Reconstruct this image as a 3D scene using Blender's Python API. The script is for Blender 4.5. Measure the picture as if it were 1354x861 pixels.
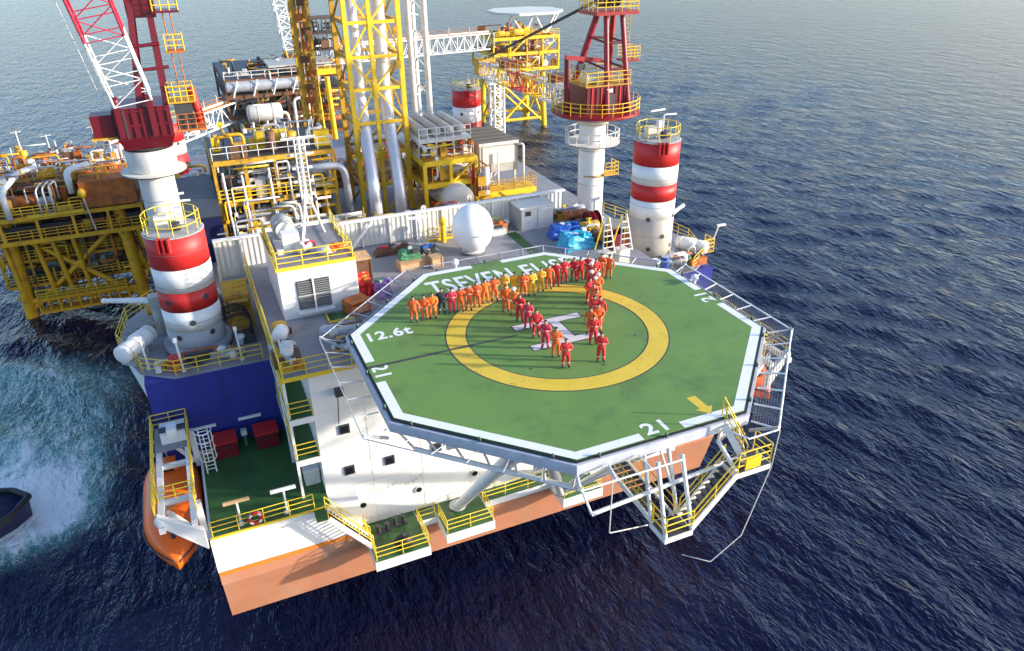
import bpy, bmesh, math, random
import numpy as np
from mathutils import Vector as V, Matrix as Mx

# ------------------------------------------------------------------ camera, sky, sun, exposure
SC = bpy.context.scene
COL = SC.collection
for o in list(bpy.data.objects):
    bpy.data.objects.remove(o)
ZH = 32.0                                            # helideck height above the sea
cam = bpy.data.cameras.new("Camera")
cam.sensor_width = 36.0
cam.lens = 26.39
cam.clip_start = 0.5
cam.clip_end = 30000
cam_ob = bpy.data.objects.new("Camera", cam)
COL.objects.link(cam_ob)
SC.camera = cam_ob
_p, _h, _r = math.radians(28.016), math.radians(23.38), math.radians(-0.70)
_fw = V((math.sin(_h) * math.cos(_p), math.cos(_h) * math.cos(_p), -math.sin(_p)))
_r0 = V((math.cos(_h), -math.sin(_h), 0))
_u0 = _r0.cross(_fw)
_rt = _r0 * math.cos(_r) + _u0 * math.sin(_r)
_up = _u0 * math.cos(_r) - _r0 * math.sin(_r)
_cm = Mx((_rt, _up, -_fw)).transposed().to_4x4()
_cm.translation = V((-16.753, -32.544, 51.795))
cam_ob.matrix_world = _cm

SUN_EL = math.radians(14.0)
SUN_AZ = math.atan2(0.885, -0.465)                   # from +Y towards +X
world = bpy.data.worlds.new("World")
SC.world = world
world.use_nodes = True
_nt = world.node_tree
_bg = _nt.nodes["Background"]
_sky = _nt.nodes.new("ShaderNodeTexSky")
_sky.sky_type = 'NISHITA'
_sky.sun_disc = False
_sky.sun_elevation = SUN_EL
_sky.sun_rotation = SUN_AZ
_sky.air_density = 0.8
_sky.dust_density = 1.1
_sky.ozone_density = 2.2
_nt.links.new(_sky.outputs[0], _bg.inputs[0])
_bg.inputs[1].default_value = 0.15
sun = bpy.data.lights.new("Sun", 'SUN')
sun.energy = 2.7
sun.angle = math.radians(1.5)
sun.color = (1.0, 0.91, 0.78)
sun_ob = bpy.data.objects.new("Sun", sun)
COL.objects.link(sun_ob)
_sd = V((math.sin(SUN_AZ) * math.cos(SUN_EL), math.cos(SUN_AZ) * math.cos(SUN_EL), math.sin(SUN_EL)))
sun_ob.rotation_euler = _sd.to_track_quat('Z', 'Y').to_euler()
sun_ob.location = (60, -30, 90)
SC.view_settings.view_transform = 'Standard'
SC.view_settings.look = 'None'
SC.view_settings.exposure = 1.48
SC.view_settings.gamma = 1.0

# ------------------------------------------------------------------ helpers
RN = random.Random(11)
WORLD = {}


def link(name, mesh, parent=None, M=None):
    o = bpy.data.objects.new(name, mesh)
    COL.objects.link(o)
    M = M if M is not None else Mx.Identity(4)
    WORLD[o.name] = M.copy()
    if parent is not None:
        o.parent = parent
        o.matrix_parent_inverse = WORLD[parent.name].inverted()
        o.matrix_basis = M
    else:
        o.matrix_basis = M
    return o


def tag(o, label, cat, group=None, kind=None):
    if label: o["label"] = label
    if cat: o["category"] = cat
    if group: o["group"] = group
    if kind: o["kind"] = kind
    return o


def thing(name, label, cat, loc=(0, 0, 0), rz=0.0, group=None):
    M = Mx.Translation(V(loc)) @ Mx.Rotation(rz, 4, 'Z')
    o = link(name, None, None, M)
    o.empty_display_size = 0.5
    return tag(o, label, cat, group)


_cache = {}


def newmesh(name, vs, fs, mat, smooth=False):
    me = bpy.data.meshes.new(name)
    me.from_pydata([tuple(v) for v in vs], [], fs)
    if mat is not None:
        for m in (mat if isinstance(mat, (list, tuple)) else [mat]):
            me.materials.append(m)
    if smooth:
        me.polygons.foreach_set("use_smooth", [True] * len(me.polygons))
    me.update()
    return me


def ubox(m):
    k = ('b', m.name)
    if k not in _cache:
        vs = [(x, y, z) for z in (-.5, .5) for y in (-.5, .5) for x in (-.5, .5)]
        fs = [(0, 2, 3, 1), (4, 5, 7, 6), (0, 1, 5, 4), (2, 6, 7, 3), (0, 4, 6, 2), (1, 3, 7, 5)]
        _cache[k] = newmesh('box_' + m.name, vs, fs, m)
    return _cache[k]


def ucyl(m, n=14, r2=1.0):
    k = ('c', m.name, n, r2)
    if k not in _cache:
        vs, fs = [], []
        for z, r in ((0, 1.0), (1, r2)):
            for i in range(n):
                a = 2 * math.pi * i / n
                vs.append((r * math.cos(a), r * math.sin(a), z))
        for i in range(n):
            j = (i + 1) % n
            fs.append((i, j, n + j, n + i))
        fs.append(tuple(range(n - 1, -1, -1)))
        fs.append(tuple(range(n, 2 * n)))
        me = newmesh('cyl_' + m.name, vs, fs, m)
        for p in me.polygons:
            p.use_smooth = len(p.vertices) == 4
        _cache[k] = me
    return _cache[k]


def usph(m, nu=14, nv=9):
    k = ('s', m.name, nu, nv)
    if k not in _cache:
        bm = bmesh.new()
        bmesh.ops.create_uvsphere(bm, u_segments=nu, v_segments=nv, radius=1)
        me = bpy.data.meshes.new('sph_' + m.name)
        bm.to_mesh(me); bm.free()
        me.materials.append(m)
        me.polygons.foreach_set("use_smooth", [True] * len(me.polygons))
        _cache[k] = me
    return _cache[k]


def box(parent, name, m, xr, yr, zr, rz=0.0):
    c = V(((xr[0] + xr[1]) / 2, (yr[0] + yr[1]) / 2, (zr[0] + zr[1]) / 2))
    M = Mx.Translation(c) @ Mx.Rotation(rz, 4, 'Z') @ Mx.Diagonal((abs(xr[1] - xr[0]), abs(yr[1] - yr[0]), abs(zr[1] - zr[0]), 1))
    return link(name, ubox(m), parent, M)


def cbox(parent, name, m, c, s, rz=0.0, R=None):
    M = Mx.Translation(V(c)) @ (R if R is not None else Mx.Rotation(rz, 4, 'Z')) @ Mx.Diagonal((s[0], s[1], s[2], 1))
    return link(name, ubox(m), parent, M)


def _frame(d):
    d = d.normalized()
    up = V((0, 0, 1)) if abs(d.z) < .98 else V((0, 1, 0))
    x = up.cross(d).normalized()
    y = d.cross(x)
    return Mx((x, y, d)).transposed().to_4x4()


def beam(parent, name, m, a, b, w=.15, h=None):
    a, b = V(a), V(b)
    h = w if h is None else h
    M = Mx.Translation((a + b) / 2) @ _frame(b - a) @ Mx.Diagonal((w, h, (b - a).length, 1))
    return link(name, ubox(m), parent, M)


def tube(parent, name, m, a, b, r=.05, n=None, r2=1.0):
    a, b = V(a), V(b)
    n = n or (6 if r < .06 else 10 if r < .3 else 20 if r < 1 else 40)
    M = Mx.Translation(a) @ _frame(b - a) @ Mx.Diagonal((r, r, (b - a).length, 1))
    return link(name, ucyl(m, n, r2), parent, M)


def ball(parent, name, m, c, s, rz=0.0):
    s = (s, s, s) if isinstance(s, (int, float)) else s
    return link(name, usph(m), parent, Mx.Translation(V(c)) @ Mx.Rotation(rz, 4, 'Z') @ Mx.Diagonal((*s, 1)))


def raw(parent, name, m, vs, fs, smooth=False):
    """world-space mesh, stored relative to its parent's origin"""
    o0 = WORLD[parent.name].translation.copy() if parent is not None else V((0, 0, 0))
    vs = [V(v) - o0 for v in vs]
    return link(name, newmesh(name, vs, fs, m, smooth), parent, Mx.Translation(o0))


def prism(parent, name, m, pts, z0, z1):
    n = len(pts)
    vs = [(p[0], p[1], z0) for p in pts] + [(p[0], p[1], z1) for p in pts]
    fs = [(i, (i + 1) % n, n + (i + 1) % n, n + i) for i in range(n)]
    fs += [tuple(range(n - 1, -1, -1)), tuple(range(n, 2 * n))]
    return raw(parent, name, m, vs, fs)


def prism_x(parent, name, m, prof, x0, x1):
    n = len(prof)
    vs = [(x0, p[0], p[1]) for p in prof] + [(x1, p[0], p[1]) for p in prof]
    fs = [(i, (i + 1) % n, n + (i + 1) % n, n + i) for i in range(n)]
    fs += [tuple(range(n - 1, -1, -1)), tuple(range(n, 2 * n))]
    o = raw(parent, name, m, vs, fs)
    bm = bmesh.new(); bm.from_mesh(o.data); bmesh.ops.recalc_face_normals(bm, faces=bm.faces); bm.to_mesh(o.data); bm.free()
    return o


def lathe(parent, name, m, c, prof, n=32, smooth=True):
    """prof = list of (r, z) from bottom to top about vertical axis at c"""
    vs, fs = [], []
    for r, z in prof:
        for i in range(n):
            a = 2 * math.pi * i / n
            vs.append((c[0] + r * math.cos(a), c[1] + r * math.sin(a), c[2] + z))
    for k in range(len(prof) - 1):
        for i in range(n):
            j = (i + 1) % n
            fs.append((k * n + i, k * n + j, (k + 1) * n + j, (k + 1) * n + i))
    fs.append(tuple(range(n - 1, -1, -1)))
    fs.append(tuple(range((len(prof) - 1) * n, len(prof) * n)))
    o = raw(parent, name, m, vs, fs)
    if smooth:
        for p in o.data.polygons:
            p.use_smooth = len(p.vertices) == 4
    return o


def pipe(parent, name, m, pts, r=.1, bend=None, n=10):
    pts = [V(p) for p in pts]
    bend = bend if bend is not None else r * 2.5
    path = [pts[0]]
    for i in range(1, len(pts) - 1):
        a, b, c = pts[i - 1], pts[i], pts[i + 1]
        d1, d2 = (a - b), (c - b)
        t = min(bend, d1.length * .45, d2.length * .45)
        p0, p2 = b + d1.normalized() * t, b + d2.normalized() * t
        for k in range(5):
            u = k / 4
            path.append(p0 * (1 - u) ** 2 + b * 2 * u * (1 - u) + p2 * u * u)
    path.append(pts[-1])
    vs, fs = [], []
    d = (path[1] - path[0]).normalized()
    x = (V((0, 0, 1)) if abs(d.z) < .9 else V((0, 1, 0))).cross(d).normalized()
    for i, p in enumerate(path):
        t = (path[min(i + 1, len(path) - 1)] - path[max(i - 1, 0)]).normalized()
        x = (x - t * x.dot(t)).normalized()
        y = t.cross(x)
        for k in range(n):
            a = 2 * math.pi * k / n
            vs.append(p + x * (r * math.cos(a)) + y * (r * math.sin(a)))
    for i in range(len(path) - 1):
        for k in range(n):
            j = (k + 1) % n
            fs.append((i * n + k, i * n + j, (i + 1) * n + j, (i + 1) * n + k))
    fs.append(tuple(range(n - 1, -1, -1)))
    fs.append(tuple(range((len(path) - 1) * n, len(path) * n)))
    return raw(parent, name, m, vs, fs, True)


# ------------------------------------------------------------------ materials
def mat(name, col, rough=.5, metal=0.0, var=.18, scale=.5, stain=None, samt=.5, streak=False, sscale=.8, thr=.56, bump=.0, spec=.5):
    m = bpy.data.materials.new(name)
    m.use_nodes = True
    nt = m.node_tree
    N, L = nt.nodes, nt.links
    bs = N["Principled BSDF"]
    bs.inputs["Roughness"].default_value = rough
    bs.inputs["Metallic"].default_value = metal
    bs.inputs["Specular IOR Level"].default_value = spec
    geo = N.new("ShaderNodeNewGeometry")
    n1 = N.new("ShaderNodeTexNoise")
    n1.inputs["Scale"].default_value = scale
    n1.inputs["Detail"].default_value = 6
    n1.inputs["Roughness"].default_value = .65
    L.new(geo.outputs["Position"], n1.inputs["Vector"])
    mr = N.new("ShaderNodeMapRange")
    mr.inputs["From Min"].default_value = .3
    mr.inputs["From Max"].default_value = .7
    L.new(n1.outputs["Fac"], mr.inputs["Value"])
    mx = N.new("ShaderNodeMix"); mx.data_type = 'RGBA'
    a = [min(1, c * (1 - var)) for c in col]; b = [min(1, c * (1 + var * .6)) for c in col]
    mx.inputs[6].default_value = (*a, 1); mx.inputs[7].default_value = (*b, 1)
    L.new(mr.outputs[0], mx.inputs["Factor"])
    out = mx.outputs[2]
    if stain:
        mp = N.new("ShaderNodeMapping")
        mp.inputs["Scale"].default_value = (1, 1, .14) if streak else (1, 1, 1)
        L.new(geo.outputs["Position"], mp.inputs["Vector"])
        n2 = N.new("ShaderNodeTexNoise")
        n2.inputs["Scale"].default_value = sscale
        n2.inputs["Detail"].default_value = 8
        n2.inputs["Roughness"].default_value = .7
        L.new(mp.outputs[0], n2.inputs["Vector"])
        m2 = N.new("ShaderNodeMapRange")
        m2.inputs["From Min"].default_value = thr
        m2.inputs["From Max"].default_value = thr + .16
        m2.inputs["To Max"].default_value = samt
        L.new(n2.outputs["Fac"], m2.inputs["Value"])
        x2 = N.new("ShaderNodeMix"); x2.data_type = 'RGBA'
        x2.inputs[7].default_value = (*stain, 1)
        L.new(out, x2.inputs[6]); L.new(m2.outputs[0], x2.inputs["Factor"])
        out = x2.outputs[2]
    L.new(out, bs.inputs["Base Color"])
    if bump:
        bn = N.new("ShaderNodeBump"); bn.inputs["Strength"].default_value = bump; bn.inputs["Distance"].default_value = .05
        n3 = N.new("ShaderNodeTexNoise"); n3.inputs["Scale"].default_value = 6; n3.inputs["Detail"].default_value = 5
        L.new(geo.outputs["Position"], n3.inputs["Vector"]); L.new(n3.outputs["Fac"], bn.inputs["Height"])
        L.new(bn.outputs[0], bs.inputs["Normal"])
    return m


RUST = (.22, .085, .03)
M_ = {}
M_['white'] = mat('white_paint', (.78, .77, .74), .45, var=.06, stain=(.45, .40, .34), samt=.4, streak=True, sscale=1.6, thr=.58)
M_['wall'] = mat('accommodation_white', (.80, .785, .75), .5, var=.05, scale=.25, stain=(.50, .42, .34), samt=.38, streak=True, sscale=1.1, thr=.56, bump=.15)
M_['cream'] = mat('cream_paint', (.70, .67, .58), .5, var=.1, stain=RUST, samt=.45, streak=True, sscale=1.2, thr=.62)
M_['offwhite'] = mat('weathered_white', (.62, .61, .58), .5, var=.14, scale=.9, stain=(.33, .24, .17), samt=.5, streak=True, sscale=2.2, thr=.55)
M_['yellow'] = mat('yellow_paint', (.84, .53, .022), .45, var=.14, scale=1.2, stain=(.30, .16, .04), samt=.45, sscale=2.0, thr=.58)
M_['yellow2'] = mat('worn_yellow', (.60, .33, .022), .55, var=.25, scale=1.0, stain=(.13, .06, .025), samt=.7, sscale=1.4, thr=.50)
M_['rail'] = mat('rail_yellow', (.82, .58, .04), .5, var=.1)
M_['gold'] = mat('jacket_gold', (.80, .40, .012), .5, var=.2, scale=.8, stain=(.22, .09, .02), samt=.6, sscale=.9, thr=.52)
M_['deepnavy'] = mat('deep_navy', (.008, .010, .055), .45, var=.2, scale=.3)
M_['red'] = mat('red_paint', (.55, .022, .02), .52, var=.12, scale=.7, stain=(.26, .02, .02), samt=.5, sscale=1.4, thr=.58)
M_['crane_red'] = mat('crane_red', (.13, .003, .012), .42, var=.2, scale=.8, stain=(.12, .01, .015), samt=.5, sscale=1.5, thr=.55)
M_['crane_red2'] = mat('crane_red_lit', (.30, .007, .016), .42, var=.2, scale=.8, stain=(.12, .01, .015), samt=.5, sscale=1.5, thr=.55)  # lit copy of crane_red: sunlight on the right crane put into the colour
M_['pinkred'] = mat('boom_red', (.55, .02, .06), .42, var=.12)
M_['navy'] = mat('navy_hull', (.024, .032, .25), .42, var=.16, scale=.2, stain=(.01, .012, .07), samt=.6, streak=True, sscale=.7, thr=.52)
M_['hull_orange'] = mat('antifoul_orange', (.52, .215, .115), .6, var=.14, scale=.35, stain=(.42, .27, .19), samt=.6, streak=True, sscale=.55, thr=.50, bump=.2)
M_['strip_orange'] = mat('lit_hull_orange', (.78, .22, .03), .5, var=.1)  # brighter than hull_orange: sunlight on the upright hull strip put into the colour
M_['grey'] = mat('deck_grey', (.27, .27, .285), .6, var=.16, scale=.4, stain=(.16, .13, .115), samt=.6, sscale=.55, thr=.52, bump=.08)
M_['gdeck'] = mat('deck_green', (.035, .115, .028), .34, var=.25, scale=.4, stain=(.02, .05, .016), samt=.6, sscale=.6, thr=.52, bump=.07)
M_['leggrey'] = mat('leg_grey', (.33, .335, .36), .5, var=.12, scale=.5, stain=(.22, .17, .14), samt=.5, streak=True, sscale=1.2, thr=.56)
M_['legcream'] = mat('leg_cream', (.40, .37, .33), .5, var=.1, scale=.5, stain=(.33, .25, .18), samt=.5, streak=True, sscale=1.2, thr=.56)
M_['steel'] = mat('galvanised', (.50, .51, .54), .42, .35, var=.2, scale=1.2)
M_['stack'] = mat('stack_silver', (.66, .655, .68), .35, .35, var=.1, scale=.5, stain=(.42, .38, .36), samt=.4, streak=True, thr=.56)
M_['black'] = mat('black_rubber', (.015, .015, .017), .6)
M_['dark'] = mat('dark_grey', (.05, .05, .055), .5)
M_['glass'] = mat('window_glass', (.012, .014, .018), .12)
M_['brown'] = mat('brown_rust', (.17, .075, .035), .7, var=.4, scale=1.3, stain=(.05, .035, .03), samt=.8, sscale=1.2, thr=.5)
M_['rusty'] = mat('rust_orange', (.52, .14, .022), .7, var=.35, scale=1.2, stain=(.13, .06, .035), samt=.7, sscale=1.3, thr=.5)
M_['boat_orange'] = mat('lifeboat_orange', (.98, .15, .008), .35, var=.08, scale=.6, stain=(.55, .08, .015), samt=.35, sscale=1.2, thr=.56)
M_['blue'] = mat('tarp_blue', (.012, .10, .45), .5, var=.3, scale=2)
M_['cyan'] = mat('tarp_cyan', (.02, .35, .58), .5, var=.3, scale=2)
M_['kraft'] = mat('plywood', (.52, .33, .17), .7, var=.2, scale=2)
M_['tgreen'] = mat('net_green', (.05, .20, .10), .7, var=.3, scale=2)
M_['purple'] = mat('purple_wrap', (.20, .10, .35), .6, var=.3, scale=2)
M_['text'] = mat('marking_white', (.80, .80, .78), .55, var=.06, scale=2, stain=(.40, .46, .36), samt=.4, sscale=2.5, thr=.58)
M_['foampink'] = mat('h_white', (.70, .64, .62), .55, var=.1, scale=1, stain=(.42, .42, .36), samt=.5, sscale=1.5, thr=.52)
M_['ringy'] = mat('ring_yellow', (.72, .50, .045), .55, var=.12, scale=1.2, stain=(.26, .15, .03), samt=.65, sscale=2.4, thr=.55)
M_['skin'] = mat('skin', (.42, .23, .14), .5, var=.1)
M_['hair'] = mat('hair', (.012, .010, .009), .6)
M_['lampwhite'] = mat('lamp_white', (.85, .85, .82), .4, var=.03)
M_['rope'] = mat('rope_white', (.55, .52, .48), .7)
M_['greybox'] = mat('grey_cladding', (.40, .40, .37), .55, var=.14, scale=.9, stain=(.2, .16, .12), samt=.5, streak=True, sscale=1.5, thr=.54)
M_['roofdark'] = mat('louvre_roof', (.20, .20, .19), .5, var=.2, scale=1)

# ------------------------------------------------------------------ special materials
def sea_material():
    m = bpy.data.materials.new("sea_water"); m.use_nodes = True
    nt = m.node_tree; N, L = nt.nodes, nt.links
    bs = N["Principled BSDF"]
    bs.inputs["IOR"].default_value = 1.333
    bs.inputs["Roughness"].default_value = .09
    bs.inputs["Specular IOR Level"].default_value = .44
    bs.inputs["Specular Tint"].default_value = (.60, .60, 1, 1)
    geo = N.new("ShaderNodeNewGeometry")

    def noise(scale, sx, sy, rot, det=4, rough=.6, dist=0.0):
        mp = N.new("ShaderNodeMapping")
        mp.inputs["Rotation"].default_value = (0, 0, rot)
        mp.inputs["Scale"].default_value = (sx, sy, 1)
        L.new(geo.outputs["Position"], mp.inputs["Vector"])
        t = N.new("ShaderNodeTexNoise")
        t.inputs["Scale"].default_value = scale
        t.inputs["Detail"].default_value = det
        t.inputs["Roughness"].default_value = rough
        t.inputs["Distortion"].default_value = dist
        L.new(mp.outputs[0], t.inputs["Vector"])
        return t.outputs["Fac"]
    a = noise(.8, 1, .42, .55, 3, .6, .5)
    b = noise(1.5, 1, .5, .8, 3, .6, .3)
    c = noise(5.0, 1, .6, .3, 2, .6)

    def mul(x, k):
        q = N.new("ShaderNodeMath"); q.operation = 'MULTIPLY'; q.inputs[1].default_value = k
        L.new(x, q.inputs[0]); return q.outputs[0]

    def add(x, y):
        q = N.new("ShaderNodeMath"); q.operation = 'ADD'
        L.new(x, q.inputs[0]); L.new(y, q.inputs[1]); return q.outputs[0]
    e = noise(.28, 1, .45, .45, 2, .5, .3)
    h = add(add(add(mul(a, .40), mul(b, .26)), mul(c, .06)), mul(e, .7))
    bn = N.new("ShaderNodeBump"); bn.inputs["Strength"].default_value = 1.0; bn.inputs["Distance"].default_value = 1.0
    L.new(h, bn.inputs["Height"])
    L.new(bn.outputs[0], bs.inputs["Normal"])
    # foam and aerated water, where the wash spreads (vertex mask) broken up by noise
    at = N.new("ShaderNodeAttribute"); at.attribute_name = "foam"
    f1 = noise(.17, 1, .6, .5, 9, .72, 2.4)
    f2 = noise(1.1, 1, 1, .4, 8, .75, 2.2)
    fm = add(mul(f1, .7), mul(f2, .3))
    s = N.new("ShaderNodeMath"); s.operation = 'MULTIPLY_ADD'
    L.new(at.outputs["Fac"], s.inputs[0]); s.inputs[1].default_value = .55; L.new(fm, s.inputs[2])
    r1 = N.new("ShaderNodeMapRange"); r1.inputs["From Min"].default_value = .93; r1.inputs["From Max"].default_value = 1.06
    L.new(s.outputs[0], r1.inputs["Value"])
    r2 = N.new("ShaderNodeMapRange"); r2.inputs["From Min"].default_value = .56; r2.inputs["From Max"].default_value = .92
    L.new(s.outputs[0], r2.inputs["Value"])
    gate = N.new("ShaderNodeMath"); gate.operation = 'MULTIPLY'
    L.new(r2.outputs[0], gate.inputs[0]); L.new(at.outputs["Fac"], gate.inputs[1])
    gate1 = N.new("ShaderNodeMath"); gate1.operation = 'MULTIPLY'
    r3 = N.new("ShaderNodeMapRange"); r3.inputs["From Max"].default_value = .35
    L.new(at.outputs["Fac"], r3.inputs["Value"])
    L.new(r1.outputs[0], gate1.inputs[0]); L.new(r3.outputs[0], gate1.inputs[1])
    sb = N.new("ShaderNodeMath"); sb.operation = 'SUBTRACT'; sb.inputs[1].default_value = .5
    L.new(noise(.55, 1, .7, .9, 6, .62, 2.6), sb.inputs[0])
    ab = N.new("ShaderNodeMath"); ab.operation = 'ABSOLUTE'; L.new(sb.outputs[0], ab.inputs[0])
    rs_ = N.new("ShaderNodeMapRange"); rs_.inputs["From Min"].default_value = .032; rs_.inputs["From Max"].default_value = .006; rs_.inputs["To Max"].default_value = .75
    L.new(ab.outputs[0], rs_.inputs["Value"])
    rm = N.new("ShaderNodeMath"); rm.operation = 'MULTIPLY'; L.new(rs_.outputs[0], rm.inputs[0]); L.new(gate.outputs[0], rm.inputs[1])
    gmax = N.new("ShaderNodeMath"); gmax.operation = 'MAXIMUM'; L.new(gate1.outputs[0], gmax.inputs[0]); L.new(rm.outputs[0], gmax.inputs[1])
    gate1 = gmax
    m1 = N.new("ShaderNodeMix"); m1.data_type = 'RGBA'
    m1.inputs[6].default_value = (.005, .007, .026, 1); m1.inputs[7].default_value = (.15, .36, .31, 1)
    L.new(gate.outputs[0], m1.inputs["Factor"])
    m2 = N.new("ShaderNodeMix"); m2.data_type = 'RGBA'
    m2.inputs[7].default_value = (.88, .88, .84, 1)
    L.new(m1.outputs[2], m2.inputs[6]); L.new(gate1.outputs[0], m2.inputs["Factor"])
    L.new(m2.outputs[2], bs.inputs["Base Color"])
    rr = N.new("ShaderNodeMapRange"); rr.inputs["To Min"].default_value = .09; rr.inputs["To Max"].default_value = .6
    L.new(gate1.outputs[0], rr.inputs["Value"]); L.new(rr.outputs[0], bs.inputs["Roughness"])
    return m


def helideck_material():
    m = mat('helideck_green', (.135, .25, .05), .62, var=.14, scale=.25, stain=(.045, .09, .032), samt=.5, sscale=.35, thr=.52, bump=.08)
    nt = m.node_tree; N, L = nt.nodes, nt.links
    bs = N["Principled BSDF"]
    src = bs.inputs["Base Color"].links[0].from_socket
    geo = N.new("ShaderNodeNewGeometry")
    mp = N.new("ShaderNodeMapping"); mp.inputs["Scale"].default_value = (.09, 1.5, 1)
    L.new(geo.outputs["Position"], mp.inputs["Vector"])
    n = N.new("ShaderNodeTexNoise"); n.inputs["Scale"].default_value = 1.3; n.inputs["Detail"].default_value = 5
    L.new(mp.outputs[0], n.inputs["Vector"])
    r = N.new("ShaderNodeMapRange"); r.inputs["From Min"].default_value = .5; r.inputs["From Max"].default_value = .75; r.inputs["To Max"].default_value = .28
    L.new(n.outputs["Fac"], r.inputs["Value"])
    x = N.new("ShaderNodeMix"); x.data_type = 'RGBA'; x.inputs[7].default_value = (.10, .23, .075, 1)
    L.new(src, x.inputs[6]); L.new(r.outputs[0], x.inputs["Factor"])
    L.new(x.outputs[2], bs.inputs["Base Color"])
    return m


def net_material(name='safety_net', cover=.14):
    m = bpy.data.materials.new(name); m.use_nodes = True
    nt = m.node_tree; N, L = nt.nodes, nt.links
    bs = N["Principled BSDF"]
    bs.inputs["Base Color"].default_value = (.16, .145, .14, 1); bs.inputs["Roughness"].default_value = .6
    geo = N.new("ShaderNodeNewGeometry")
    mp = N.new("ShaderNodeMapping"); mp.inputs["Rotation"].default_value = (0, 0, .785)
    L.new(geo.outputs["Position"], mp.inputs["Vector"])
    sp = N.new("ShaderNodeSeparateXYZ"); L.new(mp.outputs[0], sp.inputs[0])
    outs = []
    for k in (0, 1):
        f = N.new("ShaderNodeMath"); f.operation = 'MULTIPLY'; f.inputs[1].default_value = 8.0; L.new(sp.outputs[k], f.inputs[0])
        g = N.new("ShaderNodeMath"); g.operation = 'FRACT'; L.new(f.outputs[0], g.inputs[0])
        h = N.new("ShaderNodeMath"); h.operation = 'LESS_THAN'; h.inputs[1].default_value = cover; L.new(g.outputs[0], h.inputs[0])
        outs.append(h.outputs[0])
    mxn = N.new("ShaderNodeMath"); mxn.operation = 'MAXIMUM'; L.new(outs[0], mxn.inputs[0]); L.new(outs[1], mxn.inputs[1])
    L.new(mxn.outputs[0], bs.inputs["Alpha"])
    return m


M_['sea'] = sea_material()
M_['heli'] = helideck_material()
M_['net'] = net_material()
M_['net_dense'] = net_material('safety_net_dense', .27)
M_['net_thin'] = net_material('safety_net_thin', .045)
M_['curb'] = mat('curb_grey', (.55, .57, .62), .45, var=.15, scale=1.5, stain=(.3, .3, .33), samt=.5, sscale=3, thr=.5)


# ------------------------------------------------------------------ sea
def build_sea():
    n = 660
    u = np.linspace(-1, 1, n)
    a, lim = 62.0, 7000.0
    b = np.arcsinh(lim / a)
    g = a * np.sinh(b * u)
    X, Y = np.meshgrid(g + 5.0, g + 60.0, indexing='xy')
    dx = np.gradient(g)
    SP = np.maximum(*np.meshgrid(dx, dx))
    rs = np.random.RandomState(5)
    Zs = np.zeros_like(X)
    for i in range(46):
        lam = 2.6 * (9.5 / 2.6) ** rs.rand()
        th = math.radians(-142) + rs.randn() * .42
        k = 2 * math.pi / lam
        amp = .0066 * lam ** .8 * (.5 + rs.rand())
        fade = np.clip((lam / SP - 2.2) / 2.0, 0, 1)
        ph = (X * math.cos(th) + Y * math.sin(th)) * k + rs.rand() * 6.283
        w = np.sin(ph)
        Zs += amp * fade * (w + .28 * np.cos(2 * ph))
    # wash from the craft beside the barge
    poly = np.array([(-60, 64), (-45, 60), (-33, 55), (-26.6, 48), (-27.4, 36.3), (-28.9, 23.2), (-32.4, 21.2), (-42, 19), (-60, 17)], float)
    Pp = np.stack([X.ravel(), Y.ravel()], 1)
    near = (np.abs(Pp[:, 0] + 40) < 60) & (np.abs(Pp[:, 1] - 40) < 70)
    q = Pp[near]
    dmin = np.full(len(q), 1e9); inside = np.zeros(len(q), bool)
    for i in range(len(poly)):
        p0, p1 = poly[i], poly[(i + 1) % len(poly)]
        d = p1 - p0
        t = np.clip(((q - p0) @ d) / (d @ d), 0, 1)
        dmin = np.minimum(dmin, np.hypot(*(q - p0 - t[:, None] * d).T))
        c = ((p0[1] > q[:, 1]) != (p1[1] > q[:, 1])) & (q[:, 0] < (p1[0] - p0[0]) * (q[:, 1] - p0[1]) / (p1[1] - p0[1] + 1e-9) + p0[0])
        inside ^= c
    sd = np.where(inside, dmin, -dmin)
    fm = np.clip((sd + 2) / 5, 0, 1)
    bow = np.clip(1 - np.abs(np.hypot(q[:, 0] + 36, q[:, 1] - 27) - 4) / 5, 0, 1)
    foam = np.zeros(len(Pp)); foam[near] = np.clip(fm * (.90 + .12 * np.sin(q[:, 1] * .21 + q[:, 0] * .12)) + .12 * bow * fm - .22 * fm * np.clip((q[:, 1] - 34) / 24, 0, 1), 0, 1.1)
    vs = np.stack([X.ravel(), Y.ravel(), Zs.ravel() + 9.5], 1)
    idx = np.arange(n * n).reshape(n, n)
    fs = np.stack([idx[:-1, :-1].ravel(), idx[:-1, 1:].ravel(), idx[1:, 1:].ravel(), idx[1:, :-1].ravel()], 1)
    me = bpy.data.meshes.new("sea")
    me.vertices.add(len(vs)); me.vertices.foreach_set("co", vs.astype(np.float32).ravel())
    me.loops.add(fs.size); me.loops.foreach_set("vertex_index", fs.astype(np.int32).ravel())
    me.polygons.add(len(fs)); me.polygons.foreach_set("loop_start", np.arange(0, fs.size, 4, dtype=np.int32))
    me.polygons.foreach_set("use_smooth", np.ones(len(fs), bool))
    me.update(calc_edges=True)
    at = me.attributes.new("foam", 'FLOAT', 'POINT'); at.data.foreach_set("value", foam.astype(np.float32))
    me.materials.append(M_['sea'])
    o = link("sea", me)
    o["kind"] = "structure"


build_sea()


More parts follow.
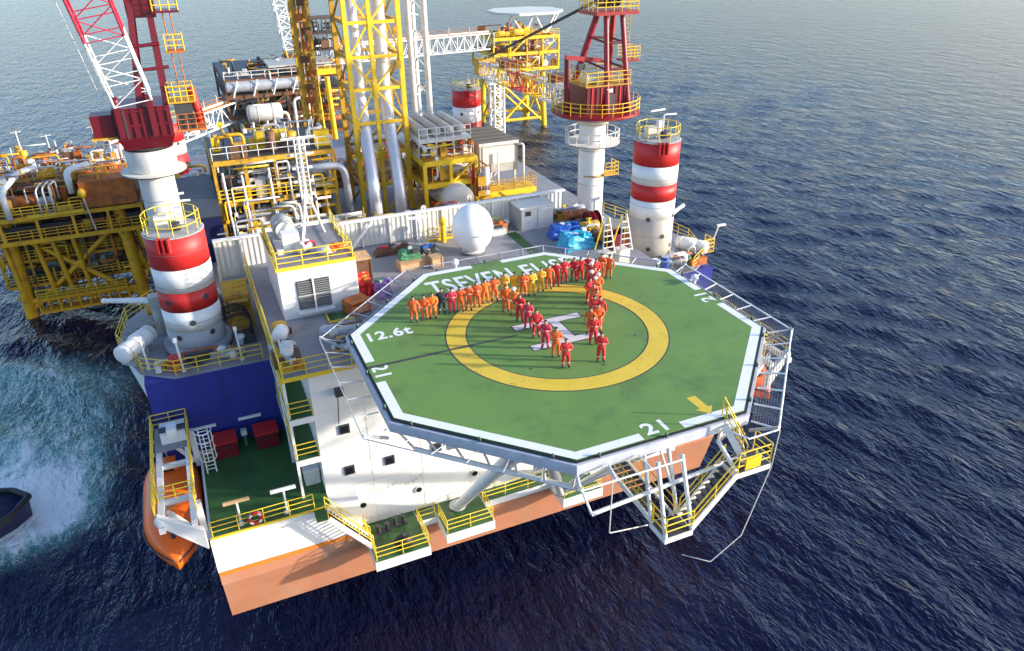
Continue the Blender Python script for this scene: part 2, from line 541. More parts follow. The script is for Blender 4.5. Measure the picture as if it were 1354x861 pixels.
# ------------------------------------------------------------------ railings, stairs
def rail_parts(parent, pts, m, h=1.1, rails=3, sp=1.5, r=.032, closed=False):
    pts = [V(p) for p in pts]
    segs = list(zip(pts, pts[1:])) + ([(pts[-1], pts[0])] if closed else [])
    for i, (a, b) in enumerate(segs):
        n = max(1, round((b - a).length / sp))
        for k in range(n + (1 if (i == len(segs) - 1 and not closed) else 0)):
            p = a.lerp(b, k / n)
            tube(parent, 'post', m, p, p + V((0, 0, h)), r, 6)
        for k in range(rails):
            z = V((0, 0, h * (k + 1) / rails))
            tube(parent, 'rail', m, a + z, b + z, r, 6)


def railing(label, pts, m=None, **kw):
    c = V(pts[0])
    t = thing('railing', label, 'railing', c)
    rail_parts(t, pts, m or M_['rail'], **kw)
    return t


def stair(parent, a, b, w, side, ms, mr, n=None):
    """flight from a to b (centre line), side = unit vector across"""
    a, b, s = V(a), V(b), V(side)
    for k in (-1, 1):
        beam(parent, 'stringer', ms, a + s * (k * w / 2), b + s * (k * w / 2), .09, .3)
        o = s * (k * w / 2)
        tube(parent, 'handrail', mr, a + o + V((0, 0, 1)), b + o + V((0, 0, 1)), .035, 6)
        tube(parent, 'handrail', mr, a + o + V((0, 0, .55)), b + o + V((0, 0, .55)), .03, 6)
        q = max(2, round((b - a).length / 1.4))
        for i in range(q + 1):
            p = a.lerp(b, i / q) + o
            tube(parent, 'post', mr, p, p + V((0, 0, 1)), .03, 6)
    n = n or max(3, round(abs(a.z - b.z) / .24))
    d = V((b.x - a.x, b.y - a.y, 0)).normalized()
    for i in range(1, n):
        p = a.lerp(b, i / n)
        M = Mx((s, d, V((0, 0, 1)))).transposed().to_4x4()
        cbox(parent, 'tread', M_['dark'], p, (w - .1, .24, .04), R=M)


# ------------------------------------------------------------------ the barge
def build_barge():
    T = thing('jack_up_barge', 'large navy, white and orange jack-up barge hull with stepped bow decks under the helideck', 'barge', (0, 30, 12.6))
    W, G, Bl = M_['wall'], M_['grey'], M_['navy']
    prism_x(T, 'bow_hull', M_['hull_orange'], [(5.0, 16.4), (6.1, 12.6), (14.4, 12.6), (14.4, 16.4)], -20, 16.5)
    # left bow: green working deck
    box(T, 'hull_band', M_['hull_orange'], (-20.03, -11.2), (4.98, 14.4), (16.4, 17.15))
    box(T, 'lit_hull_strip', M_['strip_orange'], (-20.03, -11.2), (4.95, 14.4), (17.15, 17.5))
    box(T, 'bulwark_plate', W, (-20.06, -11.17), (4.93, 14.4), (17.5, 20.1))
    box(T, 'green_deck', M_['gdeck'], (-19.9, -12.95), (5.0, 14.42), (20.1, 20.2))
    box(T, 'deck_edge', M_['rail'], (-20.0, -13.2), (4.90, 5.0), (20.1, 20.24))
    # right bow mirrors it
    box(T, 'hull_band', M_['hull_orange'], (11.2, 16.53), (4.98, 14.4), (16.4, 17.15))
    box(T, 'lit_hull_strip', M_['strip_orange'], (11.2, 16.53), (4.95, 14.4), (17.15, 17.5))
    box(T, 'bulwark_plate', W, (11.17, 16.56), (4.93, 14.4), (17.5, 20.1))
    box(T, 'green_deck', M_['gdeck'], (12.95, 16.4), (5.0, 14.42), (20.1, 20.2))
    # main hull, navy above, orange antifouling below
    box(T, 'main_hull_bottom', M_['hull_orange'], (-20.5, 20.5), (14.43, 72), (12.6, 17.2))
    for s in (-1, 1):
        x0, x1 = (-22.25, -12.95) if s < 0 else (12.95, 22.25)
        box(T, 'hull_bulkhead', Bl, (x0, x1), (14.42, 15.2), (17.2, 25.98))
        pts = [(s * 12.9, 15.2), (s * 22.25, 15.2), (s * 22.2, 17.5), (s * 20.5, 20), (s * 20.5, 72), (s * 12.9, 72)]
        if s > 0: pts = pts[::-1]
        prism(T, 'hull_side', Bl, pts[::-1], 17.2, 25.98)
        # leg sponson: full plan at deck level, drawn in towards its foot
        up = [(s * 20.45, 14.8), (s * 22.4, 16.0), (s * 23.85, 20.3), (s * 23.3, 24.4), (s * 21.4, 27.1), (s * 20.3, 28.2)]
        lo = [(s * 20.45, 15.6), (s * 22.0, 16.6), (s * 22.5, 20.0), (s * 22.2, 23.4), (s * 21.0, 25.6), (s * 20.3, 26.4)]
        n = len(up)
        vs = [(*q, 25.97) for q in up] + [(*q, 21.4) for q in lo]
        fs = [(i, i + 1, n + i + 1, n + i) for i in range(n - 1)] + [tuple(range(n, 2 * n))]
        raw(T, 'leg_sponson', M_['white'], vs, [f if s > 0 else f[::-1] for f in fs])
        dk = [(s * 12.9, 14.42), (s * 20.4, 14.42), (s * 22.45, 15.9), (s * 23.95, 20.3), (s * 23.4, 24.5), (s * 21.5, 27.3), (s * 20.6, 28.3), (s * 20.6, 72.1), (s * 12.9, 72.1)]
        if s > 0: dk = dk[::-1]
        prism(T, 'leg_deck', G, dk[::-1], 25.98, 26.1)
    box(T, 'main_deck', G, (-12.9, 12.9), (24.4, 72.1), (25.9, 26.08))
    box(T, 'main_hull', Bl, (-12.9, 12.9), (24.4, 72), (17.2, 25.9))
    # accommodation block
    aw = box(T, 'accommodation_wall', W, (-12.95, 12.95), (6.15, 24.3), (16.4, 28.9))
    box(T, 'roof_deck', G, (-14.42, 14.42), (6.1, 24.35), (28.9, 29.05))
    box(T, 'roof_edge', M_['rail'], (-14.46, -9.2), (6.03, 6.1), (28.86, 29.12))
    box(T, 'roof_edge', M_['rail'], (-14.5, -14.42), (6.03, 24.3), (28.86, 29.12))
    box(T, 'roof_edge', W, (-9.2, 14.46), (6.03, 6.1), (28.86, 29.08))
    # side galleries
    for s in (-1, 1):
        for z in (26.2, 23.2):
            x0, x1 = (-14.42, -12.96) if s < 0 else (12.96, 14.42)
            box(T, 'gallery_slab', W, (x0, x1), (6.12, 14.41), (z - .42, z - .03))
            box(T, 'gallery_floor', M_['gdeck'], (x0 + .04, x1 - .04), (6.2, 14.4), (z - .03, z))
        for y in (6.4, 10.3):
            box(T, 'gallery_column', W, (s * 14.34 - .08, s * 14.34 + .08), (y - .08, y + .08), (20.2, 28.88))
    # faint horizontal seams on the front wall
    for z in (20.3, 23.25, 26.25):
        box(aw, 'seam', M_['cream'], (-12.95, 12.95), (6.128, 6.149), (z - .025, z + .025))
    for x in (-9.9, -6.6, -3.3, 0, 3.3, 6.6):
        box(aw, 'seam', M_['cream'], (x - .02, x + .02), (6.132, 6.149), (17.0, 28.8))
    # square windows and round ports
    for (x, z) in [(-11.31, 24.73), (-8.74, 21.52), (-11.34, 21.58), (-5.56, 21.54), (-2.4, 21.54), (-8.0, 24.7), (-4.6, 24.7), (0.8, 21.54)]:
        w = box(T, 'window', M_['dark'], (x - .33, x + .33), (6.06, 6.149), (z - .33, z + .33))
        box(w, 'pane', M_['glass'], (x - .24, x + .24), (6.045, 6.06), (z - .24, z + .24))
    for (x, z) in [(-10.79, 18.53), (-3.0, 18.53), (-7.0, 18.5), (1.2, 18.5)]:
        w = tube(T, 'porthole', M_['cream'], (x, 6.149, z), (x, 6.05, z), .27, 16)
        tube(w, 'pane', M_['glass'], (x, 6.05, z), (x, 6.035, z), .2, 16)
    for x, z, dx, dz in [(-11.34, 27.54, .5, .6)]:
        t = box(T, 'floodlight', M_['dark'], (x - .25, x + .25), (5.75, 6.1), (z - .25, z + .25))
        tube(t, 'cable', M_['black'], (x - .1, 5.9, z - .2), (x - .25, 6.05, z - 2.3), .03, 6)
    # worn lettering patch and rust smears
    rr = random.Random(3)
    for i in range(15):
        x = -10.6 + i * .27 + rr.uniform(-.05, .05); z = 19.4 + .16 * math.sin(i)
        box(aw, 'paint_patch', M_['offwhite'], (x - .1, x + .1), (6.138, 6.149), (z - .16, z + .14))
    # platforms along the front at walkway level
    for n, (x0, x1, y0) in enumerate([(-11.06, -7.45, 2.5), (-6.2, -2.8, 2.98), (2.3, 5.4, 2.9)]):
        pl = box(T, 'platform', M_['white'], (x0, x1), (y0, 6.14), (16.05, 16.76))
        box(pl, 'platform_floor', M_['gdeck'], (x0 + .06, x1 - .06), (y0 + .06, 6.14), (16.76, 16.8))
    for x0, x1 in [(-7.44, -6.21), (-2.79, 2.29), (5.41, 12.9)]:
        wk = box(T, 'walkway', M_['white'], (x0, x1), (4.95, 6.14), (16.25, 16.74))
        box(wk, 'walkway_floor', M_['gdeck'], (x0, x1), (5.0, 6.14), (16.74, 16.78))
    # lights on the navy bulkhead and the ledge along its foot
    for x in (-19.4, -16.43):
        l = box(T, 'tube_light', M_['lampwhite'], (x - .75, x + .75), (14.26, 14.40), (21.83, 21.99))
    box(T, 'ledge', M_['dark'], (-19.9, -14.5), (14.30, 14.41), (20.50, 20.62))
    return T


barge = build_barge()
# stair from the green deck down to the first platform
t = thing('ship_stair', 'white sloped stair with yellow rails down from the green bow deck to the small platforms', 'stair', (-12.9, 5.2, 17))
stair(t, (-13.3, 4.25, 20.2), (-10.8, 4.2, 16.85), .9, (0, 1, 0), M_['white'], M_['rail'])
box(t, 'top_landing', M_['gdeck'], (-14.0, -13.2), (3.8, 4.9), (20.12, 20.2))

railing('yellow railing along the front edge of the green bow deck beside the lifeboat', [(-19.85, 5.05, 20.2), (-13.9, 5.1, 20.2)])
railing('yellow railing round the first small front platform, nearest the bow deck', [(-10.95, 5.9, 16.8), (-10.95, 2.6, 16.8), (-7.55, 2.6, 16.8), (-7.55, 5.05, 16.8), (-6.3, 5.05, 16.8)])
railing('yellow railing round the front platform where the big white strut stands', [(-6.1, 4.9, 16.8), (-6.1, 3.08, 16.8), (-2.9, 3.08, 16.8), (-2.9, 5.05, 16.8)])
railing('yellow railing along the front walkway between two platforms', [(-2.9, 5.05, 16.8), (2.3, 5.05, 16.8)])
railing('yellow railing round the front platform below the helideck corner', [(2.4, 5.0, 16.8), (2.4, 3.0, 16.8), (5.3, 3.0, 16.8), (5.3, 5.0, 16.8), (11, 5.05, 16.8)])
railing('yellow railing of the upper side gallery on the accommodation corner', [(-14.34, 14.2, 26.2), (-14.34, 6.25, 26.2), (-13.0, 6.25, 26.2)])
railing('yellow railing of the lower side gallery on the accommodation corner', [(-14.34, 14.2, 23.2), (-14.34, 6.25, 23.2), (-13.0, 6.25, 23.2)])
railing('yellow railing along the left roof edge beside the deckhouse', [(-14.36, 24.2, 29.05), (-14.36, 6.15, 29.05)], sp=1.8)
railing('low grey and yellow railing along the front roof edge left of the helideck', [(-14.3, 6.18, 29.05), (-9.0, 6.18, 29.05)])
railing('yellow railing round the deck of the near striped leg', [(-14.8, 14.6, 26.1), (-20.3, 14.6, 26.1), (-22.3, 16.0, 26.1), (-23.8, 20.3, 26.1), (-23.3, 24.4, 26.1), (-21.4, 27.1, 26.1)])
railing('yellow railing round the deck of the far right striped leg', [(20.3, 14.6, 26.1), (22.3, 16.0, 26.1), (23.8, 20.3, 26.1), (23.3, 24.4, 26.1), (21.4, 27.1, 26.1), (20.5, 30, 26.1)])


# ------------------------------------------------------------------ helideck
def text_mesh(body, w, h, m, name, z=0.0, bold=.012):
    cu = bpy.data.curves.new(name, 'FONT'); cu.body = body; cu.size = 1; cu.offset = bold; cu.resolution_u = 4; cu.space_character = 1.1
    ob = bpy.data.objects.new(name, cu); COL.objects.link(ob)
    dg = bpy.context.evaluated_depsgraph_get(); dg.update()
    me = bpy.data.meshes.new_from_object(ob.evaluated_get(dg))
    bpy.data.objects.remove(ob); bpy.data.curves.remove(cu)
    c = np.empty(len(me.vertices) * 3, np.float32); me.vertices.foreach_get("co", c); c = c.reshape(-1, 3)
    lo, hi = c.min(0), c.max(0)
    c[:, 0] = (c[:, 0] - (lo[0] + hi[0]) / 2) / (hi[0] - lo[0]) * w
    c[:, 1] = (c[:, 1] - (lo[1] + hi[1]) / 2) / (hi[1] - lo[1]) * h
    c[:, 2] = z
    me.vertices.foreach_set("co", c.ravel()); me.materials.clear(); me.materials.append(m); me.name = name; me.update()
    return me


def octa(ap):
    R = ap / math.cos(math.pi / 8)
    return [(R * math.cos(math.pi / 8 + k * math.pi / 4), R * math.sin(math.pi / 8 + k * math.pi / 4)) for k in range(8)]


def build_helideck():
    H = thing('helideck', 'large octagonal green helideck with yellow ring, white H and safety nets', 'helideck', (0, 0, ZH))
    prism(H, 'deck_plate', M_['heli'], octa(10.52), ZH - .22, ZH)
    prism(H, 'gutter', M_['black'], octa(10.64), ZH - .2, ZH - .03)
    prism(H, 'fascia', M_['curb'], octa(10.78), ZH - .62, ZH - .1)
    z = ZH + .005

    def quad(name, m, pts, dz=0):
        return raw(H, name, m, [(p[0], p[1], z + dz) for p in pts], [tuple(range(len(pts)))])
    oo, ii = octa(10.5), octa(10.02)
    for k in range(8):
        a0, a1, b0, b1 = V(oo[k]), V(oo[(k + 1) % 8]), V(ii[k]), V(ii[(k + 1) % 8])
        if k % 2 == 0:      # diagonal edge: unbroken line
            quad('edge_line', M_['text'], [a0, a1, b1, b0][::1])
        else:               # edge with the D-value: gap in the middle
            L0 = (a1 - a0).length
            f0, f1 = (L0 / 2 - 1.0) / L0, (L0 / 2 + 1.1) / L0
            d = (a1 - a0); e = (b1 - b0)
            lb = e.length
            p, q = a0 + d * f0, a0 + d * f1
            pb, qb = b0 + e * ((lb / 2 - 1.0) / lb), b0 + e * ((lb / 2 + 1.1) / lb)
            quad('edge_line', M_['text'], [a0, p, pb, b0]); quad('edge_line', M_['text'], [q, a1, b1, qb])
    # yellow aiming circle with thin dark rims
    def ring(name, m, r0, r1, dz, n=128):
        vs, fs = [], []
        for i in range(n):
            a = 2 * math.pi * i / n
            vs += [(r0 * math.cos(a), r0 * math.sin(a), z + dz), (r1 * math.cos(a), r1 * math.sin(a), z + dz)]
        for i in range(n):
            j = (i + 1) % n
            fs.append((2 * i, 2 * i + 1, 2 * j + 1, 2 * j))
        return raw(H, name, m, vs, fs)
    ring('aiming_circle_rim', M_['dark'], 4.97, 6.16, 0)
    ring('aiming_circle', M_['ringy'], 5.04, 6.09, .004)
    # H
    hm, hd = M_['foampink'], M_['dark']
    for y in (1.22, -1.22):
        quad('h_rim', hd, [(-2.12, y - .34), (2.12, y - .34), (2.12, y + .34), (-2.12, y + .34)])
        quad('h_bar', hm, [(-2.05, y - .27), (2.05, y - .27), (2.05, y + .27), (-2.05, y + .27)], .004)
    quad('h_rim', hd, [(.0, -.88), (.68, -.88), (.68, .88), (.0, .88)])
    quad('h_bar', hm, [(.07, -.945), (.61, -.945), (.61, .945), (.07, .945)], .004)

    def txt(body, w, h, c, rz, m=M_['text'], bold=.012):
        me = text_mesh(body, w, h, m, 'lettering', 0, bold)
        return link('lettering', me, H, Mx.Translation(V((c[0], c[1], z + .001))) @ Mx.Rotation(rz, 4, 'Z'))
    txt('TSEVEN ELISE', 10.1, 2.0, (.28, 8.16), 0, bold=.02)
    txt('12.6t', 2.45, 1.0, (-8.5, 3.6), 0, bold=.03)
    txt('21', 1.15, .85, (-9.95, -.05), -math.pi / 2, bold=.025)
    txt('21', 1.15, .85, (-.15, -9.9), 0, bold=.025)
    txt('21', 1.15, .85, (9.95, .0), math.pi / 2, bold=.025)
    # guide line and exit arrow
    quad('guide_line', M_['dark'], [(-10.5, .33), (-2.2, .39), (-2.2, .51), (-10.5, .55)], .010)
    ax, ay = 2.78, -8.55
    quad('exit_arrow', M_['ringy'], [(ax - .23, ay), (ax - .20, ay - 1.0), (ax - .45, ay - 1.0), (ax + .05, ay - 1.55), (ax + .5, ay - 1.0), (ax + .27, ay - 1.0), (ax + .25, ay)])
    rr = random.Random(4)
    # tie-down points
    for k in range(7):
        a = 2 * math.pi * k / 7 + .35
        for r in (4.3,):
            tube(H, 'tie_down', M_['dark'], (r * math.cos(a), r * math.sin(a), ZH - .01), (r * math.cos(a), r * math.sin(a), ZH + .012), .075, 8)
    # perimeter lights
    for k in range(8):
        a0, a1 = V(octa(10.68)[k]), V(octa(10.68)[(k + 1) % 8])
        for f in (.12, .5, .88):
            p = a0.lerp(a1, f)
            l = tube(H, 'edge_light', M_['dark'], (p.x, p.y, ZH - .06), (p.x, p.y, ZH + .1), .07, 8)
            ball(l, 'lens', M_['tgreen'], (p.x, p.y, ZH + .12), .065)
    # safety net: arms, rim and panels
    oi, ou = octa(10.9), octa(12.12)
    for k in range(8):
        a0, a1, b0, b1 = [V((*q, 0)) for q in (oi[k], oi[(k + 1) % 8], ou[k], ou[(k + 1) % 8])]
        stairside = (k == 5)
        n = 6
        for i in range(n):
            f0, f1 = i / n, (i + 1) / n
            p = [a0.lerp(a1, f0), a0.lerp(a1, f1), b0.lerp(b1, f1), b0.lerp(b1, f0)]
            if stairside and i in (4, 3):
                continue
            q = [(p[0].x, p[0].y, ZH - .42), (p[1].x, p[1].y, ZH - .42), (p[2].x, p[2].y, ZH - .22), (p[3].x, p[3].y, ZH - .22)]
            raw(H, 'net_panel', M_['net_thin'] if k in (3, 4, 5) else M_['net_dense'] if k in (6, 7) else M_['net'], q, [(0, 1, 2, 3)])
            faint = k in (3, 4)
            am, ar = (M_['steel'], .028) if faint else (M_['steel'], .038) if k in (0, 1, 2) else (M_['white'], .045)
            tube(H, 'net_arm', am, V(q[0]) + V((0, 0, .02)), V(q[3]) + V((0, 0, .02)), ar, 6)
            tube(H, 'net_rim', am, V(q[3]), V(q[2]), ar, 6)
        if k in (0, 3, 4, 5, 6, 7):
            p = V((b0.x, b0.y, ZH - .1)); c = V((a0.x, a0.y, ZH - .9))
            beam(H, 'net_bracket', M_['steel'], c, p, .12, .12)
    # drooping stay ropes under the net corners
    pipe(H, 'stay_rope', M_['rope'], [(4.9, -12.3, ZH - .1), (4.9, -12.2, ZH - 2.2), (3.2, -12.8, ZH - 5.2), (1.6, -12.8, ZH - 6.2), (.4, -12.2, ZH - 5.8)], .026, n=6)
    pipe(H, 'stay_rope', M_['rope'], [(12.1, -5.1, ZH - .1), (12.1, -5.1, ZH - 1.6)], .04, n=6)
    pipe(H, 'stay_rope', M_['rope'], [(-3.2, -11.6, ZH - .6), (-3.2, -11.6, ZH - 3.6), (-1.2, -11.6, ZH - 3.9)], .03, n=6)
    # underframe
    for x in (-9, -6, -3, 0, 3, 6, 9):
        yl = min(10.2, 14.6 - abs(x))
        beam(H, 'girder', M_['white'], (x, -yl, ZH - .62), (x, yl, ZH - .62), .22, .72)
    for y in (-9, -6, -3, 0, 3, 6, 9):
        xl = min(10.2, 14.6 - abs(y))
        beam(H, 'cross_girder', M_['white'], (-xl, y, ZH - 1.12), (xl, y, ZH - 1.12), .2, .26)
    # front truss below the edge, on the stair side
    for k in (4, 5, 6):
        a0, a1 = V((*octa(10.3)[k], 0)), V((*octa(10.3)[(k + 1) % 8], 0))
        lo0, lo1 = V((a0.x * .93, a0.y * .93, ZH - 2.3)), V((a1.x * .93, a1.y * .93, ZH - 2.3))
        if k == 5:
            lo0, lo1 = V((-3.9, -11.2, ZH - 2.6)), V((4.2, -11.2, ZH - 2.0))
        tube(H, 'truss_chord', M_['white'], lo0, lo1, .1, 8)
        n = 6
        for i in range(n + 1):
            p, q = lo0.lerp(lo1, i / n), a0.lerp(a1, i / n) + V((0, 0, ZH - .95))
            if k != 5 or i in (0, 3, 6): tube(H, 'truss_post', M_['white'], p, q, .06, 6)
            if i < n and k == 6:
                q2 = a0.lerp(a1, (i + 1) / n) + V((0, 0, ZH - .95))
                tube(H, 'truss_brace', M_['white'], p, q2, .05, 6)
    # raking struts and their feet
    S = [((-4.6, 5.3, 16.8), (-5.6, -7.5, 30.9), .33), ((2.5, 3.7, 16.8), (-4.6, -8.2, 30.9), .30), ((4.9, 5.2, 16.8), (5.6, -7.5, 30.9), .33),
         ((-4.4, 5.3, 16.8), (-1.6, -6.0, 30.9), .16), ((2.6, 3.6, 16.8), (-2.2, -9.2, 30.9), .15), ((2.7, 3.6, 16.8), (.4, -9.6, 30.9), .15), ((2.8, 3.6, 16.8), (2.6, -9.6, 30.9), .18)]
    for a, b, r in S:
        s = tube(H, 'strut', M_['white'], a, b, r, 18 if r > .2 else 10)
        if r > .25:
            tube(s, 'strut_foot', M_['steel'], a, (a[0], a[1], a[2] + .12), r * 1.8, 18)
            tube(s, 'strut_collar', M_['steel'], V(a).lerp(V(b), .97), V(a).lerp(V(b), .985), r * 1.3, 18)
    for x in (-7, -2.4, 2.4, 7):
        for y in (6.6, 9.0):
            tube(H, 'column', M_['white'], (x, y, 29.05), (x, y, ZH - .95), .22, 14)
    return H


heli = build_helideck()

# access stair hung off the helideck edge
t = thing('access_stair', 'white and yellow access stair hanging below the helideck edge with two landings', 'stair', (0, -11.6, 27.7))
box(t, 'landing', M_['white'], (2.9, 4.9), (-12.2, -10.95), (29.72, 29.98))
box(t, 'landing_floor', M_['dark'], (2.95, 4.85), (-12.15, -11.0), (29.98, 30.0))
box(t, 'landing', M_['white'], (-.75, .75), (-12.35, -11.1), (27.4, 27.68))
box(t, 'landing_floor', M_['dark'], (-.7, .7), (-12.3, -11.15), (27.68, 27.7))
box(t, 'yellow_panel', M_['yellow'], (3.35, 4.2), (-12.22, -12.17), (30.1, 30.7))
stair(t, (3.0, -10.75, 32.0), (4.0, -11.3, 30.0), .8, (.48, .87, 0), M_['white'], M_['rail'])
stair(t, (2.95, -11.7, 30.0), (.7, -11.75, 27.7), 1.0, (0, 1, 0), M_['white'], M_['rail'])
stair(t, (-.1, -11.2, 27.7), (-.1, -4.6, 28.0), 1.1, (1, 0, 0), M_['white'], M_['rail'], n=18)
for a in ((-.7, -12.3, 27.7), (.7, -12.3, 27.7), (-.7, -11.15, 27.7), (.7, -11.15, 27.7), (3.0, -12.1, 30.0)):
    tube(t, 'hanger', M_['white'], a, (a[0] * .9, max(a[1], -12.3) + 1.2, 31.1), .1, 8)
rail_parts(t, [(-.72, -11.2, 27.7), (-.72, -12.3, 27.7), (.72, -12.3, 27.7)], M_['rail'])
rail_parts(t, [(3.0, -12.15, 30.0), (4.8, -12.15, 30.0), (4.8, -11.0, 30.0)], M_['rail'], sp=.8)


# ------------------------------------------------------------------ jack-up legs
def build_leg(c, top, bands, base_m, label, big=True, rail_m=None):
    T = thing('striped_pile', label, 'pile', (c[0], c[1], 0), group='striped legs of the barge')
    r = 1.87
    z0 = 26.12
    tube(T, 'leg_below_deck', M_['leggrey'], (c[0], c[1], 6), (c[0], c[1], z0), r - .02, 40)
    lo = z0
    for z1, m in bands:
        tube(T, 'painted_band', m, (c[0], c[1], lo), (c[0], c[1], z1), r, 48)
        lo = z1
    tube(T, 'top_plate', M_['greybox'], (c[0], c[1], top), (c[0], c[1], top + .12), r - .06, 40)
    tube(T, 'top_rim', M_['white'], (c[0], c[1], top - .04), (c[0], c[1], top + .03), r + .03, 48)
    n = 12
    ring = [(c[0] + 1.72 * math.cos(2 * math.pi * i / n), c[1] + 1.72 * math.sin(2 * math.pi * i / n), top + .1) for i in range(n)]
    rail_parts(T, ring, M_['rail'], rails=2, sp=3, closed=True)
    # lifting lug and lashing gear
    d = V((-.35, -1, 0)).normalized()
    for k in (-.32, 0, .32):
        q = V((c[0], c[1], 0)) + d * (r + .12) + V((-d.y, d.x, 0)) * k
        cbox(T, 'lug_plate', M_['red'], (q.x, q.y, top - .35), (.12, .5, .95), rz=math.atan2(d.x, -d.y))
    if big:
        cbox(T, 'winch', M_['cream'], (c[0] - .6, c[1] + .2, top + .55), (.8, .6, .8))
        cbox(T, 'control_box', M_['offwhite'], (c[0] + .5, c[1] + .5, top + .75), (.5, .4, 1.1))
        tube(T, 'reel', M_['dark'], (c[0] - .1, c[1] - .7, top + .45), (c[0] + .5, c[1] - .7, top + .45), .3, 12)
        pipe(T, 'davit_arm', M_['white'], [(c[0] + .3, c[1] - .2, top + .1), (c[0] + .3, c[1] - .2, top + 1.9), (c[0] + 1.4, c[1] - .3, top + 1.9)], .06, n=8)
        tube(T, 'light_tube', M_['lampwhite'], (c[0] - .2, c[1] + .9, top + 2.0), (c[0] + 1.1, c[1] + .9, top + 2.05), .08, 8)
    # inspection ports
    for a, z in [(-2.2, 27.6), (-1.0, 27.7), (-2.3, 30.2), (-.95, 30.3), (-1.6, 28.7)]:
        p = V((c[0] + r * math.cos(a), c[1] + r * math.sin(a), z)); e = V((math.cos(a), math.sin(a), 0))
        tube(T, 'port', M_['dark'], p - e * .05, p + e * .025, .2, 12)
    for z in (28.6, 31.2, 33.5):
        if z < top: tube(T, 'weld_ring', M_['leggrey'], (c[0], c[1], z), (c[0], c[1], z + .03), r + .006, 48)
    # collar at deck
    tube(T, 'deck_collar', M_['leggrey'] if base_m is M_['leggrey'] else M_['legcream'], (c[0], c[1], 26.1), (c[0], c[1], 26.75), r + .35, 40)
    return T


W, R_ = M_['white'], M_['red']
build_leg((-18.6, 18.4), 34.65, [(28.0, M_['leggrey']), (29.5, W), (30.9, R_), (32.5, W), (34.65, R_)], M_['leggrey'], 'red and white striped leg with grey foot, nearest one on the left')
build_leg((18.3, 18.4), 36.5, [(30.15, M_['legcream']), (31.7, W), (33.05, R_), (34.6, W), (36.5, R_)], M_['legcream'], 'red and white striped leg with cream foot just right of the red crane')
build_leg((18.2, 62.5), 33.1, [(29.1, R_), (31.0, W), (33.1, R_)], M_['legcream'], 'distant red and white leg beside the white lattice post')
build_leg((-18.6, 62.5), 32.6, [(29.0, R_), (30.5, W), (32.6, R_)], M_['leggrey'], 'red leg half hidden behind the white pedestal of the left crane', big=False)


# ------------------------------------------------------------------ lattice helper
def lattice(parent, a, b, w, h, nb, mats, rc=.09, rb=.05, side=None, taper0=1.0, taper1=1.0, skip=()):
    """four-chord lattice girder; mats = [(fraction end, material)]"""
    a, b = V(a), V(b)
    d = (b - a).normalized()
    s = V(side).normalized() if side is not None else (V((0, 0, 1)) if abs(d.z) < .9 else V((1, 0, 0)))
    x = s.cross(d).normalized(); y = d.cross(x).normalized()

    def pt(i, k):
        f = i / nb
        sx, sy = ((-1, -1), (1, -1), (1, 1), (-1, 1))[k]
        tw = taper0 + (1 - taper0) * min(1, f * 4) if f < .25 else (1 if f < .75 else 1 + (taper1 - 1) * (f - .75) * 4)
        return a + d * ((b - a).length * f) + x * (sx * w / 2 * tw) + y * (sy * h / 2 * tw)

    def mm(f):
        for e, m in mats:
            if f <= e + 1e-6: return m
        return mats[-1][1]
    for k in range(4):
        i = 0
        while i < nb:
            j = i + 1
            brk = {round(nb * .25), round(nb * .75)} if (taper0 != 1 or taper1 != 1) else set()
            while j < nb and mm((j + .5) / nb) is mm((i + .5) / nb) and j not in brk: j += 1
            tube(parent, 'chord', mm((i + .5) / nb), pt(i, k), pt(j, k), rc, 8)
            i = j
    for i in range(nb):
        m = mm((i + .5) / nb)
        for k in range(4):
            if k in skip: continue
            k2 = (k + 1) % 4
            p, q = (pt(i, k), pt(i + 1, k2)) if i % 2 == 0 else (pt(i, k2), pt(i + 1, k))
            tube(parent, 'brace', m, p, q, rb, 6)
            tube(parent, 'cross_bar', m, pt(i, k), pt(i, k2), rb, 6)


# ------------------------------------------------------------------ cranes
def crane_ped(T, c, z0, z1, m, r=1.25):
    tube(T, 'pedestal', m, (c[0], c[1], z0), (c[0], c[1], z1), r, 36)
    tube(T, 'pedestal_flange', m, (c[0], c[1], z0), (c[0], c[1], z0 + .3), r * 1.3, 36)
    for z in (z0 + 4.0, z0 + 7.2):
        tube(T, 'weld_seam', M_['offwhite'], (c[0], c[1], z), (c[0], c[1], z + .06), r + .02, 36)


